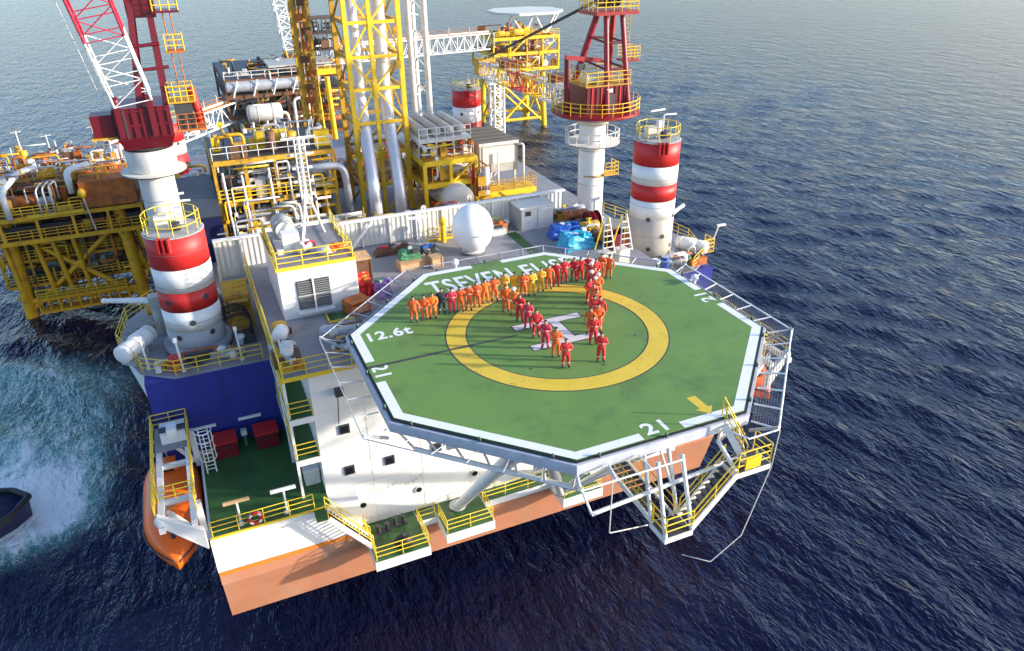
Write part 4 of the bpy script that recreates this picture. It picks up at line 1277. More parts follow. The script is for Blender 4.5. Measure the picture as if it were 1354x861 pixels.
def clutter(T, x0, x1, y0, y1, z, hmax, n, seed, pal, front=.6):
    """equipment standing on one deck level"""
    rr = random.Random(seed)
    mats = [M_[k] for k in pal]
    for i in range(n):
        m = rr.choice(mats)
        x = x0 + (x1 - x0) * (i + rr.uniform(.15, .85)) / n
        y = y0 + (y1 - y0) * (rr.random() ** 1.6 if rr.random() < front else rr.random())
        h = rr.uniform(.45, .95) * hmax
        k = rr.random()
        if k < .2:
            L = min(rr.uniform(1.4, 3.0), (x1 - x0) * .8)
            x = min(max(x, x0 + L / 2), x1 - L / 2)
            r = min(rr.uniform(.35, .7), hmax * .35)
            vessel(T, m, (x - L / 2, y, z + r + .25), (x + L / 2, y, z + r + .25), r)
        elif k < .36:
            r = rr.uniform(.3, .55)
            vessel(T, m, (x, y, z + .2), (x, y, z + h), r)
        elif k < .62:
            c = cbox(T, 'cabinet', m, (x, y, z + h * .4), (rr.uniform(.6, 1.6), rr.uniform(.5, 1.2), h * .8))
            cbox(c, 'cabinet_top', rr.choice(mats), (x + .1, y, z + h * .8 + .1), (rr.uniform(.3, .8), .4, .2))
        elif k < .9:
            r = rr.uniform(.06, .17)
            l = rr.uniform(1.0, 3.2) * rr.choice((-1, 1))
            l = min(max(x + l, x0), x1) - x
            if abs(l) < .25: l = .25 if x < (x0 + x1) / 2 else -.25
            zz = z + h
            p = [(x, y, z + .05), (x, y, zz), (x + l, y, zz)]
            if rr.random() < .6: p.append((x + l, y, z + rr.uniform(.1, h * .5)))
            else: p.append((x + l, min(y + rr.uniform(1, 3), max(y1, y + .3)), zz))
            pipe(T, 'pipe', m, p, r, r * 3, n=8)
        else:
            tube(T, 'valve_stem', m, (x, y, z), (x, y, z + h), .07, 8)
            tube(T, 'valve_wheel', rr.choice(mats), (x, y - .05, z + h), (x, y + .05, z + h), .28, 12)
        if rr.random() < .5:
            cbox(T, 'junction_box', rr.choice(mats), (x + rr.uniform(-.8, .8), y - .3, z + rr.uniform(.3, h)), (.35, .25, .4))


def frame(T, x0, x1, y0, y1, zs, nx, fm, cw=.28, bw=.26, plate=None, brace=True, zbot=None):
    xs = [x0 + (x1 - x0) * i / nx for i in range(nx + 1)]
    zb = zbot if zbot is not None else zs[0]
    for x in xs:
        for y in (y0, y1):
            beam(T, 'column', fm, (x, y, zb), (x, y, zs[-1]), cw)
    for z in zs:
        for y in (y0, y1):
            for i in range(nx):
                beam(T, 'beam', fm, (xs[i], y, z), (xs[i + 1], y, z), bw, bw * 1.25)
        for x in (x0, x1):
            beam(T, 'beam', fm, (x, y0, z - .005), (x, y1, z - .005), bw * .9, bw * 1.2)
        if plate is not None:
            box(T, 'deck_plate', plate, (x0, x1), (y0 + .1, y1 - .1), (z + bw * .62, z + bw * .62 + .05))
    if brace:
        for i in range(nx):
            for k in range(len(zs) - 1):
                if (i + k) % 2 == 0:
                    beam(T, 'brace', fm, (xs[i], y0 - .02, zs[k]), (xs[i + 1], y0 - .02, zs[k + 1]), bw * .6)


SEA = 9.5


def pipework(T, x0, x1, y0, y1, z0, z1, n, seed, pal, rmax=.13):
    """runs of small-bore pipe filling a volume"""
    rr = random.Random(seed)
    for i in range(n):
        p = [rr.uniform(x0, x1), y0 + (y1 - y0) * rr.random() ** 1.8, rr.uniform(z0, z1)]
        pts = [tuple(p)]
        ax = rr.choice((0, 0, 2))
        for k in range(rr.choice((1, 2, 3))):
            l = rr.uniform(.8, 3.6) * rr.choice((-1, 1))
            p[ax] = min(max(p[ax] + l, (x0, y0, z0)[ax]), (x1, y1, z1)[ax])
            if (V(p) - V(pts[-1])).length > .3: pts.append(tuple(p))
            ax = rr.choice([a for a in (0, 2, 0, 2, 1) if a != ax])
        if len(pts) > 1:
            r = rr.uniform(.04, rmax)
            pipe(T, 'small_pipe', M_[rr.choice(pal)], pts, r, r * 2.5, n=6)
            if rr.random() < .35:
                cbox(T, 'clamp', M_[rr.choice(pal)], pts[-1], (.3, .25, .3))


PALA = ['offwhite', 'greybox', 'steel', 'yellow', 'yellow', 'yellow2', 'cream', 'gold', 'steel', 'brown', 'dark']
PALB = ['offwhite', 'yellow', 'red', 'rusty', 'white', 'steel', 'yellow2', 'cream', 'brown']
PALR = ['rusty', 'brown', 'yellow2', 'yellow', 'offwhite', 'gold', 'rusty', 'gold', 'greybox', 'white']

# --- yellow tower with the exhaust stacks inside
T = thing('lattice_tower', 'tall bright yellow lattice tower with two silver stacks inside', 'tower', (1, 42.5, 26.1))
XS, YS = (-1.5, .75, 3.5), (40.0, 45.0)
ZL = [26.1, 29.0, 32.1, 35.15, 38.3, 41.2, 44.2, 47.3, 50.4, 53.5, 56.5]
Y = M_['yellow']
for y in YS:
    for i, x in enumerate(XS):
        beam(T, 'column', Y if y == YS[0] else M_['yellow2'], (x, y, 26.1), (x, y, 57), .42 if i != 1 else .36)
for z in ZL[1:]:
    for y in YS:
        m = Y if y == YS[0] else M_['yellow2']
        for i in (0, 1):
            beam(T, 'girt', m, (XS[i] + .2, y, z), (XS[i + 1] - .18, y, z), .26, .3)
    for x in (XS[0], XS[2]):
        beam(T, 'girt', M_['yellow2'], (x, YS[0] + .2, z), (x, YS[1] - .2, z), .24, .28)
for k in range(len(ZL) - 1):
    z0, z1 = ZL[k] + .15, ZL[k + 1] - .15
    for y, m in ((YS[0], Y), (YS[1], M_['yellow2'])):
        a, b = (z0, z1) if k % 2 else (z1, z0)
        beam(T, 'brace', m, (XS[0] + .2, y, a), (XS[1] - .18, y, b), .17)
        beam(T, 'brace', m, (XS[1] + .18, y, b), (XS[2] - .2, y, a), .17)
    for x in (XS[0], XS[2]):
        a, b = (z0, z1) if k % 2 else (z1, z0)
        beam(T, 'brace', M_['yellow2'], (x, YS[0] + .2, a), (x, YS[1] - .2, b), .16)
    if k % 2 == 1:
        box(T, 'inner_stage', M_['yellow2'], (XS[0] + .3, XS[2] - .3), (43.6, 44.7), (ZL[k] + .1, ZL[k] + .18))
for x in (-.35, 2.15):
    st = pipe(T, 'exhaust_stack', M_['stack'], [(x - .7, 36.4, 25.8), (x - .62, 37.3, 31.0), (x, 41.9, 36.2), (x, 42.0, 58)], .6, 2.2, n=18)
    for z in (38, 41, 44, 47, 50):
        tube(st, 'stack_band', M_['steel'], (x, 42, z), (x, 42, z + .18), .64, 18)
for z in (40.4, 43.4):
    cbox(T, 'service_box', M_['yellow2'], (3.1, 39.8, z), (.5, .6, .7))
# --- rusty yellow pipe tower just left of it
T = thing('pipe_tower', 'narrow rust-yellow pipe tower left of the bright yellow lattice tower', 'tower', (-3.6, 47, 26.1))
frame(T, -4.9, -3.4, 47, 48.6, [26.1, 29, 32, 35, 38, 41, 44, 47, 50], 1, M_['yellow2'], .22, .2)
for i, x in enumerate((-4.6, -4.2, -3.8)):
    tube(T, 'riser', M_['rusty' if i % 2 else 'yellow2'], (x, 47.3, 26.1), (x, 47.3, 52), .15, 10)
for i in range(9):
    cbox(T, 'fitting', M_['brown' if i % 2 else 'rusty'], (-4.4 + .3 * (i % 3), 46.8, 36.5 + i * 1.3), (.7, .4, .6))
# --- white tubular mast right of the tower
T = thing('tubular_mast', 'tall white tubular mast standing right behind the yellow tower', 'mast', (7.1, 46, 26.1))
for x, y in ((6.15, 45.4), (7.75, 45.2), (7.0, 46.8)):
    tube(T, 'mast_tube', M_['offwhite'], (x, y, 26.1), (x - .15, y, 58), .3, 16)
for k in range(11):
    z = 28 + k * 2.7
    tube(T, 'mast_brace', M_['white'], (6.1, 45.4, z), (7.7, 45.2, z + (1.4 if k % 2 else -.2)), .1, 8)
    tube(T, 'mast_brace', M_['offwhite'], (7.7, 45.2, z), (6.95, 46.8, z + 1.2), .08, 8)
    tube(T, 'mast_brace', M_['offwhite'], (6.1, 45.4, z), (6.95, 46.8, z + 1.2), .08, 8)

# --- left process module
T = thing('process_module', 'yellow-framed process module full of grey pipework behind the deckhouse', 'process module', (-9.5, 43, 26.1))
frame(T, -14.9, -4.3, 38.2, 48, [26.3, 29.6, 33.4], 4, M_['yellow2'], .3, .34, M_['dark'], brace=False)
for z, n, s in ((26.5, 26, 21), (29.9, 30, 22), (33.7, 14, 23)):
    clutter(T, -14.6, -4.6, 38.4, 46, z, 2.9 if z < 33 else 2.4, int(n * 1.5), s, PALA)
pipework(T, -14.6, -4.4, 37.8, 44, 26.4, 33.2, 130, 24, PALA + ['dark', 'white', 'steel', 'yellow'])
for x in (-14.2, -12.6, -10.2, -7.6, -6.4):
    tube(T, 'standpipe', M_['white'], (x, 37.9, 26.2), (x - .1, 37.9, 31.8 + (x % 1)), .11, 10)
for i, z in enumerate((27.4, 28.3, 30.8, 31.5, 32.2)):
    tube(T, 'header_pipe', M_['steel' if i % 2 else 'offwhite'], (-14.0 + .3 * i, 38.0 + .2 * i, z), (-5.2, 38.0 + .2 * i, z), .16 + .03 * (i % 2), 12)
pipe(T, 'large_duct', M_['steel'], [(-7.6, 37.6, 32.2), (-3.5, 37.6, 32.2), (-3.3, 37.6, 27.6)], .34, 1.2, n=16)
pipe(T, 'bent_pipe', M_['offwhite'], [(-8.6, 37.5, 26.2), (-8.6, 37.5, 29.0), (-10.5, 37.5, 29.0)], .16, .7)
pipe(T, 'bent_pipe', M_['offwhite'], [(-8.1, 37.4, 26.2), (-8.1, 37.4, 29.2), (-9.9, 37.4, 29.3)], .16, .7)
rail_parts(T, [(-14.9, 37.9, 29.9), (-4.3, 37.9, 29.9)], M_['yellow'], rails=3, sp=1.2, r=.05)
rail_parts(T, [(-14.9, 38.0, 33.75), (-4.3, 38.0, 33.75)], M_['offwhite'], rails=2, sp=1.4, r=.045)
# --- front skid right behind the wind wall on the left
T = thing('process_skid', 'low skid of pipes and pale tanks between the wind wall and the yellow-framed module', 'skid', (-9, 31.5, 26.1))
box(T, 'skid_base', M_['grey'], (-14.5, -2.6), (27.6, 34.6), (26.1, 26.5))
clutter(T, -14.2, -3.0, 28.0, 34.0, 26.5, 2.6, 30, 31, PALA)
pipework(T, -14.2, -3.0, 28, 34, 26.5, 29.8, 60, 32, PALA + ['dark', 'yellow2'])
vessel(T, M_['cream'], (-12.8, 29.6, 29.6), (-6.0, 29.6, 29.6), .32)
for i in range(4):
    pipe(T, 'hose_run', M_['offwhite'], [(-13.2 + .5 * i, 28.2, 26.6), (-13.2 + .5 * i, 28.2, 29.3 - .2 * i), (-13.2 + .5 * i, 30.5, 29.3 - .2 * i), (-12.8 + .5 * i, 30.6, 26.6)], .14, .6)
# --- module right of the tower
T = thing('process_module', 'yellow and red pipework module with grey drum coolers on top, right of the tower', 'process module', (6.3, 40, 26.1))
frame(T, 3.9, 9.2, 36.0, 46, [26.2, 29.4, 31.6], 2, M_['yellow'], .34, .38, M_['yellow2'], brace=True)
frame(T, 3.9, 9.2, 37.4, 46, [31.8, 33.4], 3, M_['offwhite'], .18, .22, M_['white'], brace=False)
clutter(T, 4.2, 9.0, 36.3, 44, 29.8, 1.7, 14, 41, PALB)
clutter(T, 4.2, 9.0, 36.6, 44, 31.9, 1.4, 18, 42, PALB)
for i in range(4):
    vessel(T, M_['greybox'], (4.6 + i * 1.3, 38.0, 34.15), (4.6 + i * 1.3, 44.5, 34.15), .5)
rail_parts(T, [(3.9, 37.2, 33.6), (9.2, 37.2, 33.6)], M_['white'], rails=2, sp=.9, r=.045)
vessel(T, M_['cream'], (6.9, 35.0, 27.9), (6.9, 43.0, 27.9), 1.6)
pipework(T, 4.0, 9.0, 36.1, 42, 28.0, 33.2, 70, 43, PALB + ['white', 'offwhite'])
for i in range(5):
    tube(T, 'red_pipe', M_['red' if i % 2 else 'rusty'], (4.0, 37.6 + i * .5, 32.2 + .15 * i), (9.0, 37.6 + i * .5, 32.2 + .15 * i), .11, 8)
# --- cooler box with louvred roof on a yellow stage
T = thing('cooler_house', 'grey clad cooler house with slatted dark roof on a yellow stage', 'cooler', (12.5, 40, 26.1))
box(T, 'stage', M_['yellow'], (9.75, 15.8), (35.9, 38.2), (27.35, 27.9))
for x in (10.2, 12.6, 15.2):
    beam(T, 'stage_leg', M_['yellow'], (x, 36.6, 26.1), (x, 36.6, 27.4), .25)
rail_parts(T, [(9.8, 38, 27.9), (9.8, 35.95, 27.9), (15.75, 35.95, 27.9), (15.75, 38, 27.9)], M_['yellow2'], rails=4, sp=1.2, r=.045)
box(T, 'cladding', M_['greybox'], (10.4, 14.6), (38.0, 45.4), (29.3, 32.2))
for i in range(13):
    y = 38.3 + i * .56
    beam(T, 'cladding_rib', M_['greybox'], (10.34, y, 29.35), (10.34, y, 32.1), .09, .07)
for x in (10.6, 12.5, 14.4):
    for y in (38.3, 45.0):
        beam(T, 'leg', M_['offwhite'], (x, y, 26.1), (x, y, 29.3), .22)
beam(T, 'knee', M_['offwhite'], (11.0, 37.9, 27.9), (12.2, 37.95, 29.3), .14)
box(T, 'front_panel', M_['offwhite'], (10.7, 14.3), (37.93, 37.99), (30.2, 31.9))
for i in range(26):
    y = 38.05 + i * .28
    R = Mx.Rotation(-.5, 4, 'X')
    cbox(T, 'roof_slat', M_['roofdark'] if i % 5 else M_['dark'], (12.5, y, 32.32), (4.3, .24, .03), R=R)
box(T, 'roof_frame', M_['offwhite'], (10.3, 14.7), (37.85, 37.98), (32.1, 32.4))
pipe(T, 'pipe', M_['white'], [(12.2, 37.6, 27.9), (12.2, 37.6, 31.4)], .1)
pipe(T, 'pipe', M_['white'], [(15.1, 37.6, 27.9), (15.1, 37.6, 32.0), (14.6, 37.9, 32.0)], .12)
T = thing('process_skid', 'cluttered white valve skid between the drum coolers and the cooler house', 'skid', (9.7, 37, 26.1))
box(T, 'skid_base', M_['yellow2'], (8.6, 10.3), (34.8, 38.4), (27.8, 28.0))
for x, y in ((8.7, 34.9), (10.2, 34.9), (8.7, 38.3), (10.2, 38.3)):
    beam(T, 'skid_leg', M_['yellow2'], (x, y, 26.1), (x, y, 27.8), .2)
clutter(T, 8.7, 10.2, 34.9, 38, 28.0, 3.0, 14, 51, PALB)
# --- navy block and stair tower at the left
T = thing('equipment_block', 'dark navy equipment block behind the nearest striped leg', 'equipment', (-16.5, 36, 26.1))
box(T, 'block_body', M_['deepnavy'], (-20.0, -15.2), (33.5, 46.5), (26.1, 30.2))
box(T, 'block_roof', M_['dark'], (-20.05, -15.1), (33.4, 46.6), (30.2, 30.3))
box(T, 'tube_light', M_['lampwhite'], (-15.8, -15.0), (33.2, 33.35), (28.6, 28.7))
T = thing('stair_tower', 'olive yellow stair tower between the nearest leg and the deckhouse', 'stair tower', (-15.5, 20.5, 26.1))
frame(T, -16.4, -14.75, 19.6, 22.6, [26.1, 28.6], 1, M_['yellow2'], .14, .16, M_['yellow2'], brace=False)
for i in range(10):
    box(T, 'tread', M_['yellow2'], (-16.2, -14.9), (19.0 - i * .02, 19.3), (26.3 + i * .25, 26.34 + i * .25))
rail_parts(T, [(-16.4, 22.6, 28.85), (-16.4, 19.6, 28.85), (-14.8, 19.6, 28.85)], M_['yellow'], rails=3, sp=.7, r=.04)
box(T, 'tube_light', M_['lampwhite'], (-16.2, -15.0), (19.3, 19.45), (28.0, 28.14))
# deck machinery filling the aft deck
T = thing('process_skid', 'brown and grey machinery skid on the aft deck beyond the yellow tower', 'skid', (-2, 56, 26.1))
box(T, 'skid_base', M_['brown'], (-13, 14), (50, 60), (26.1, 26.4))
clutter(T, -12.5, 13.5, 50.5, 59, 26.4, 3.6, 46, 61, PALB + ['brown', 'greybox'])
T = thing('process_skid', 'grey pump skid on the left deck between the crane pedestal and module', 'skid', (-16, 50, 26.1))
box(T, 'skid_base', M_['grey'], (-19.5, -15), (47, 58), (26.1, 26.4))
clutter(T, -19.2, -15.2, 47.5, 57, 26.4, 2.8, 14, 62, PALA)
# --- white lattice boom rest
T = thing('boom_rest', 'white lattice post carrying the tip of the horizontal crane boom', 'boom rest', (20.9, 58.5, 26.1))
lattice(T, (20.9, 58.5, 26.1), (20.9, 58.5, 34.3), 1.5, 1.3, 7, [(1, M_['white'])], .15, .08, side=(1, 0, 0))
box(T, 'cradle', M_['white'], (19.6, 22.2), (57.7, 59.3), (34.2, 34.45))
box(T, 'foot_plate', M_['offwhite'], (19.8, 22.0), (57.4, 59.6), (26.1, 26.25))


# ------------------------------------------------------------------ fixed platforms
def platform_legs(T, pts, z1, m, r=.65):
    P = [V((*p, SEA - 3)) for p in pts]
    c = sum((V((p[0], p[1], 0)) for p in pts), V()) / len(pts)
    tops = []
    for p in pts:
        q = V((c.x + (p[0] - c.x) * .92, c.y + (p[1] - c.y) * .92, z1))
        tube(T, 'jacket_leg', m, (p[0], p[1], SEA - 3), q, r, 18)
        tops.append(q)
    n = len(pts)
    for i in range(n):
        j = (i + 1) % n
        a, b = V((*pts[i], SEA + .6)), V((*pts[j], SEA + .6))
        tube(T, 'jacket_brace', m, a, tops[j].lerp(b, .12), r * .45, 10)
        tube(T, 'jacket_brace', m, b, tops[i].lerp(a, .12), r * .45, 10)
        tube(T, 'jacket_tie', m, a.lerp(tops[i], .12), b.lerp(tops[j], .12), r * .5, 10)


T = thing('wellhead_platform', 'cluttered rusty wellhead platform on yellow legs at the left edge', 'oil platform', (-32, 72, SEA))
platform_legs(T, [(-38.5, 67.5), (-25.3, 66.8), (-24.5, 80), (-40, 80)], 22, M_['gold'], .7)
frame(T, -42, -23.2, 66, 82, [19.6, 22.4], 5, M_['gold'], .3, .4, M_['brown'], brace=False)
frame(T, -40, -24.5, 68.5, 80, [13.2, 16.4, 19.4], 5, M_['gold'], .26, .26, M_['dark'], brace=False)
clutter(T, -39.5, -25, 68.8, 78, 13.5, 2.6, 26, 74, ['brown', 'dark', 'yellow2', 'dark', 'greybox', 'rusty'])
clutter(T, -39.5, -25, 68.8, 78, 16.7, 2.6, 26, 75, ['brown', 'dark', 'yellow2', 'brown', 'dark', 'rusty'])
box(T, 'under_deck', M_['dark'], (-41.5, -23.5), (67, 81), (20.2, 21.2))
clutter(T, -41.5, -24, 66.3, 76, 19.9, 2.2, 36, 71, ['brown', 'dark', 'yellow2', 'brown', 'rusty'])
clutter(T, -41.5, -23.8, 66.4, 81, 22.8, 2.6, 60, 72, PALR, .4)
clutter(T, -40.5, -24.5, 70, 81, 25.2, 2.6, 62, 73, PALR + ['offwhite', 'white'], .5)
frame(T, -41, -24, 70, 81.5, [22.6, 25.0], 4, M_['brown'], .22, .26, M_['brown'], brace=False)
pipework(T, -41.5, -24, 66, 76, 19.8, 22.2, 50, 76, ['brown', 'dark', 'yellow2', 'rusty', 'greybox'])
pipework(T, -41.5, -24, 66.4, 80, 22.8, 28.0, 110, 77, PALR + ['white', 'offwhite'])
box(T, 'rust_tank', M_['rusty'], (-29.2, -23.4), (65.5, 70.0), (22.9, 26.0))
box(T, 'edge_beam', M_['yellow'], (-35.2, -29.3), (65.55, 65.85), (22.5, 22.85))
box(T, 'sign_board', M_['yellow2'], (-32.0, -30.3), (65.4, 65.5), (23.0, 23.5))
pipe(T, 'white_riser', M_['white'], [(-36.9, 65.6, 22.6), (-36.9, 65.6, 25.9), (-35.0, 68.0, 27.4), (-33.4, 69.0, 27.4)], .33, .9, n=14)
pipe(T, 'white_riser', M_['white'], [(-30.2, 67, 24.5), (-30.2, 67, 27.2), (-28.0, 69, 27.2)], .38, .9, n=14)
for i, x in enumerate((-33.6, -32.9, -32.2)):
    pipe(T, 'vent_pipe', M_['offwhite'], [(x, 65.5, 22.8), (x, 65.5, 25.6 + .2 * i), (x + .6, 67, 26.2), (x + .6, 67, 24)], .1, .4)
beam(T, 'pole', M_['offwhite'], (-28.6, 65.3, 20.2), (-29.0, 65.3, 24.6), .14)
ball(T, 'float', M_['yellow'], (-29.0, 65.2, 24.8), (.45, .45, .6))
for x, a in ((-38.6, .5), (-35.4, .6), (-33.6, .7), (-31.4, .5)):
    tube(T, 'caisson', M_['gold'], (x - .2, 67.0, 20), (x + a, 67.2, SEA + .5), .28, 10)
# boat landing catwalk
frame(T, -36.9, -27.0, 65.6, 67.2, [10.6, 12.3], 9, M_['gold'], .16, .2, M_['yellow2'], brace=False)
for x in (-26.6, -24.2):
    tube(T, 'jacket_brace', M_['yellow'], (x, 66.5, 20.0), (-23.5, 68.0, 12.0 + (x + 26)), .3, 10)
for x, y, h in ((-40, 75, 3.0), (-36, 79, 3.6), (-33, 80, 2.6), (-27.5, 79, 3.4), (-25.5, 74, 2.6)):
    tube(T, 'stand_pole', M_['offwhite'], (x, y, 26), (x, y, 26.2 + h), .09, 8)
    tube(T, 'pole_arm', M_['offwhite'], (x - .6, y, 26.0 + h), (x + .6, y, 26.1 + h), .07, 8)
rail_parts(T, [(-41, 70, 25.4), (-24, 70, 25.4)], M_['yellow2'], rails=2, sp=1.6, r=.06)
rail_parts(T, [(-42, 65.9, 22.7), (-29.4, 65.9, 22.7)], M_['yellow'], rails=3, sp=1.3, r=.06)
rail_parts(T, [(-42, 65.9, 19.9), (-23.3, 65.9, 19.9)], M_['gold'], rails=3, sp=1.3, r=.06)
rail_parts(T, [(-40, 68.4, 16.6), (-24.5, 68.4, 16.6)], M_['yellow'], rails=3, sp=1.3, r=.06)
rail_parts(T, [(-40, 68.4, 13.4), (-24.5, 68.4, 13.4)], M_['yellow'], rails=3, sp=1.3, r=.06)
rail_parts(T, [(-36.9, 65.5, 12.4), (-27.0, 65.5, 12.4)], M_['yellow'], rails=3, sp=1.1, r=.05)
pipework(T, -40, -24.5, 67.0, 72, 11.0, 19.4, 70, 78, ['gold', 'yellow', 'yellow2', 'rusty', 'dark', 'brown'], .18)


def bridge(label, a, b, w, h, nb, top):
    T = thing('footbridge', label, 'bridge', a)
    a, b = V(a), V(b)
    lattice(T, a, b, w, h, nb, [(1, M_['white'])], .16, .1, side=(0, 0, 1))
    d = (b - a)
    n = 8
    for i in range(n):
        p, q = a + d * (i / n), a + d * ((i + .97) / n)
        beam(T, 'deck_plank', M_[top], p + V((0, 0, h / 2 + .18)), q + V((0, 0, h / 2 + .18)), w * .9, .08)
        tube(T, 'guard_post', M_['offwhite'], p + V((0, -w * .4, h / 2 + .2)), p + V((0, -w * .4, h / 2 + 1.8)), .06, 6)
    for z in (.8, 1.3):
        tube(T, 'guard_rail', M_['rusty'], a + V((0, -w * .4, h / 2 + z)), b + V((0, -w * .4, h / 2 + z)), .05, 6)
    tube(T, 'service_pipe', M_['cream'], a + V((0, -w * .3, h / 2 + .4)), b + V((0, -w * .3, h / 2 + .4)), .2, 8)
    return T


bridge('white truss bridge with red deck linking the left platform to the middle one', (-25.5, 76, 26.2), (-9.0, 97.5, 26.2), 2.4, 2.8, 12, 'rusty')
bridge('far white truss bridge between the middle and the far right platforms', (10.0, 125, 29.6), (48.5, 130, 29.6), 2.4, 3.2, 24, 'rusty')

T = thing('production_platform', 'brown and grey production platform behind the left module, under a white lattice boom', 'oil platform', (-.5, 105, SEA))
platform_legs(T, [(-8, 97), (7, 97), (7, 113), (-8, 113)], 22, M_['yellow2'], .7)
frame(T, -9.5, 9, 95, 115, [22, 25.5, 28.6, 31.0], 4, M_['brown'], .35, .4, M_['dark'], brace=True)
clutter(T, -9, 8.8, 95.4, 108, 22.3, 3.0, 24, 81, PALR + ['offwhite', 'greybox'])
clutter(T, -9, 8.8, 95.4, 108, 25.9, 2.6, 26, 82, ['brown', 'dark', 'offwhite', 'rusty', 'greybox', 'white'])
clutter(T, -9, 8.8, 95.4, 110, 31.3, 2.0, 26, 83, ['brown', 'dark', 'offwhite', 'yellow2', 'greybox', 'steel'])
pipework(T, -9, 9, 94.5, 104, 22, 33.0, 110, 84, PALR + ['white', 'offwhite', 'greybox'], .2)
vessel(T, M_['steel'], (-9.2, 95.0, 30.2), (5.0, 95.0, 30.2), .85)
vessel(T, M_['offwhite'], (-6.6, 93.8, 26.2), (-2.0, 93.8, 26.2), 1.35)
for i in range(5):
    tube(T, 'strut', M_['white'], (-8.5 + i * 3, 94.0, 28.8), (-7.6 + i * 3, 94.0, 31.2), .12, 8)
box(T, 'roof_slab', M_['greybox'], (-2.5, 7.5), (95.2, 102), (32.6, 32.9))
box(T, 'roof_edge', M_['yellow'], (4.5, 8.6), (94.6, 98), (31.0, 31.9))
for x in (4.6, 6.4):
    tube(T, 'yellow_leg', M_['yellow'], (x, 94, 18.5), (x - .3, 94, 30.8), .42, 14)
for p in ((-3.0, 22), (.4, 24), (-6.4, 23.4)):
    pipe(T, 'white_pipe', M_['white'], [(p[0], 93.5, p[1] - 3), (p[0], 93.5, p[1] + 4), (p[0] + 2.2, 93.5, p[1] + 4), (p[0] + 2.2, 93.5, p[1] - 2)], .22, .8, n=10)
rail_parts(T, [(-9.4, 94.9, 31.3), (9, 94.9, 31.3)], M_['offwhite'], rails=2, sp=2, r=.06)
T = thing('scaffold_stack', 'dark grey scaffolded flare stack on the middle platform left of the pipe tower', 'scaffold', (7.5, 105, 31))
frame(T, 5.6, 10.2, 103, 107, [31.3, 33.6, 36.2, 38.6], 3, M_['dark'], .14, .14, M_['brown'], brace=True)
clutter(T, 5.8, 10, 103.2, 106, 34.0, 2.0, 8, 91, ['dark', 'brown', 'greybox'])
clutter(T, 5.8, 10, 103.2, 106, 36.5, 2.0, 8, 92, ['dark', 'brown', 'greybox'])
T = thing('lattice_boom', 'white and rust lattice boom rising from the middle platform', 'crane boom', (2.2, 104, 32))
lattice(T, (2.6, 103.5, 32.5), (1.0, 103.5, 47.5), 2.3, 2.0, 9, [(.12, M_['yellow2']), (1, M_['white'])], .16, .1, side=(1, 0, 0))
box(T, 'boom_base', M_['brown'], (1.0, 4.2), (102.4, 104.6), (31.3, 33.2))

T = thing('production_platform', 'far yellow platform with a white helideck on struts, top centre', 'oil platform', (57, 135, SEA))
platform_legs(T, [(51, 131), (63, 131), (63, 141), (51, 141)], 22, M_['yellow'], .7)
frame(T, 49.5, 65.5, 129, 142, [23.0, 26.5, 29.8], 4, M_['yellow'], .34, .5, M_['yellow2'], brace=True)
clutter(T, 50, 65, 129.3, 140, 23.4, 2.8, 22, 95, PALB + ['yellow', 'cream'])
clutter(T, 50, 65, 129.3, 140, 26.9, 2.6, 20, 96, PALB + ['yellow', 'cream'])
clutter(T, 50, 60, 129.3, 140, 30.2, 2.8, 16, 97, PALB + ['yellow', 'cream', 'brown'])
pipework(T, 49.5, 65.5, 128.8, 138, 23, 32.0, 90, 98, PALB + ['yellow', 'cream'], .2)
rail_parts(T, [(49.5, 128.9, 30.2), (65.5, 128.9, 30.2)], M_['yellow'], rails=3, sp=1.6, r=.06)
prism(T, 'helideck_plate', M_['cream'], [(52.5, 134), (56, 129.5), (65, 129.5), (69, 134), (69, 140), (65, 144), (56, 144), (52.5, 140)], 34.3, 34.8)
for (a, b) in (((58, 131, 29.9), (55, 132, 34.3)), ((58, 131, 29.9), (60, 131, 34.3)), ((63, 131, 29.9), (60.5, 131, 34.3)), ((63, 131, 29.9), (66, 132, 34.3)), ((65, 134, 29.9), (68, 134, 34.3)), ((55, 134, 30), (56, 134, 34.3))):
    tube(T, 'helideck_strut', M_['white'], a, b, .22, 8)

# more deck machinery right behind the wind wall
T = thing('process_skid', 'low cream and yellow pump skid behind the middle of the wind wall', 'skid', (2, 30, 26.1))
box(T, 'skid_base', M_['yellow2'], (-2.2, 8.0), (27.0, 34.2), (26.1, 26.4))
clutter(T, -2.0, 7.8, 27.3, 34, 26.4, 3.2, 30, 101, PALB + ['yellow2', 'dark'])
T = thing('process_skid', 'rusty valve skid behind the right end of the wind wall', 'skid', (12, 31, 26.1))
box(T, 'skid_base', M_['brown'], (9.0, 15.6), (27.0, 35.0), (26.1, 26.4))
clutter(T, 9.2, 15.4, 27.3, 34.8, 26.4, 2.4, 24, 102, PALR + ['yellow', 'dark'])


# ------------------------------------------------------------------ lifeboats and davits
def loft(parent, name, m, secs, smooth=True):
    n = len(secs[0])
    vs = [p for s in secs for p in s]
    fs = []
    for k in range(len(secs) - 1):
        for i in range(n):
            j = (i + 1) % n
            fs.append((k * n + i, k * n + j, (k + 1) * n + j, (k + 1) * n + i))
    fs += [tuple(range(n))[::-1], tuple(range((len(secs) - 1) * n, len(secs) * n))]
    o = raw(parent, name, m, vs, fs, smooth)
    bm = bmesh.new(); bm.from_mesh(o.data); bmesh.ops.recalc_face_normals(bm, faces=bm.faces); bm.to_mesh(o.data); bm.free()
    return o


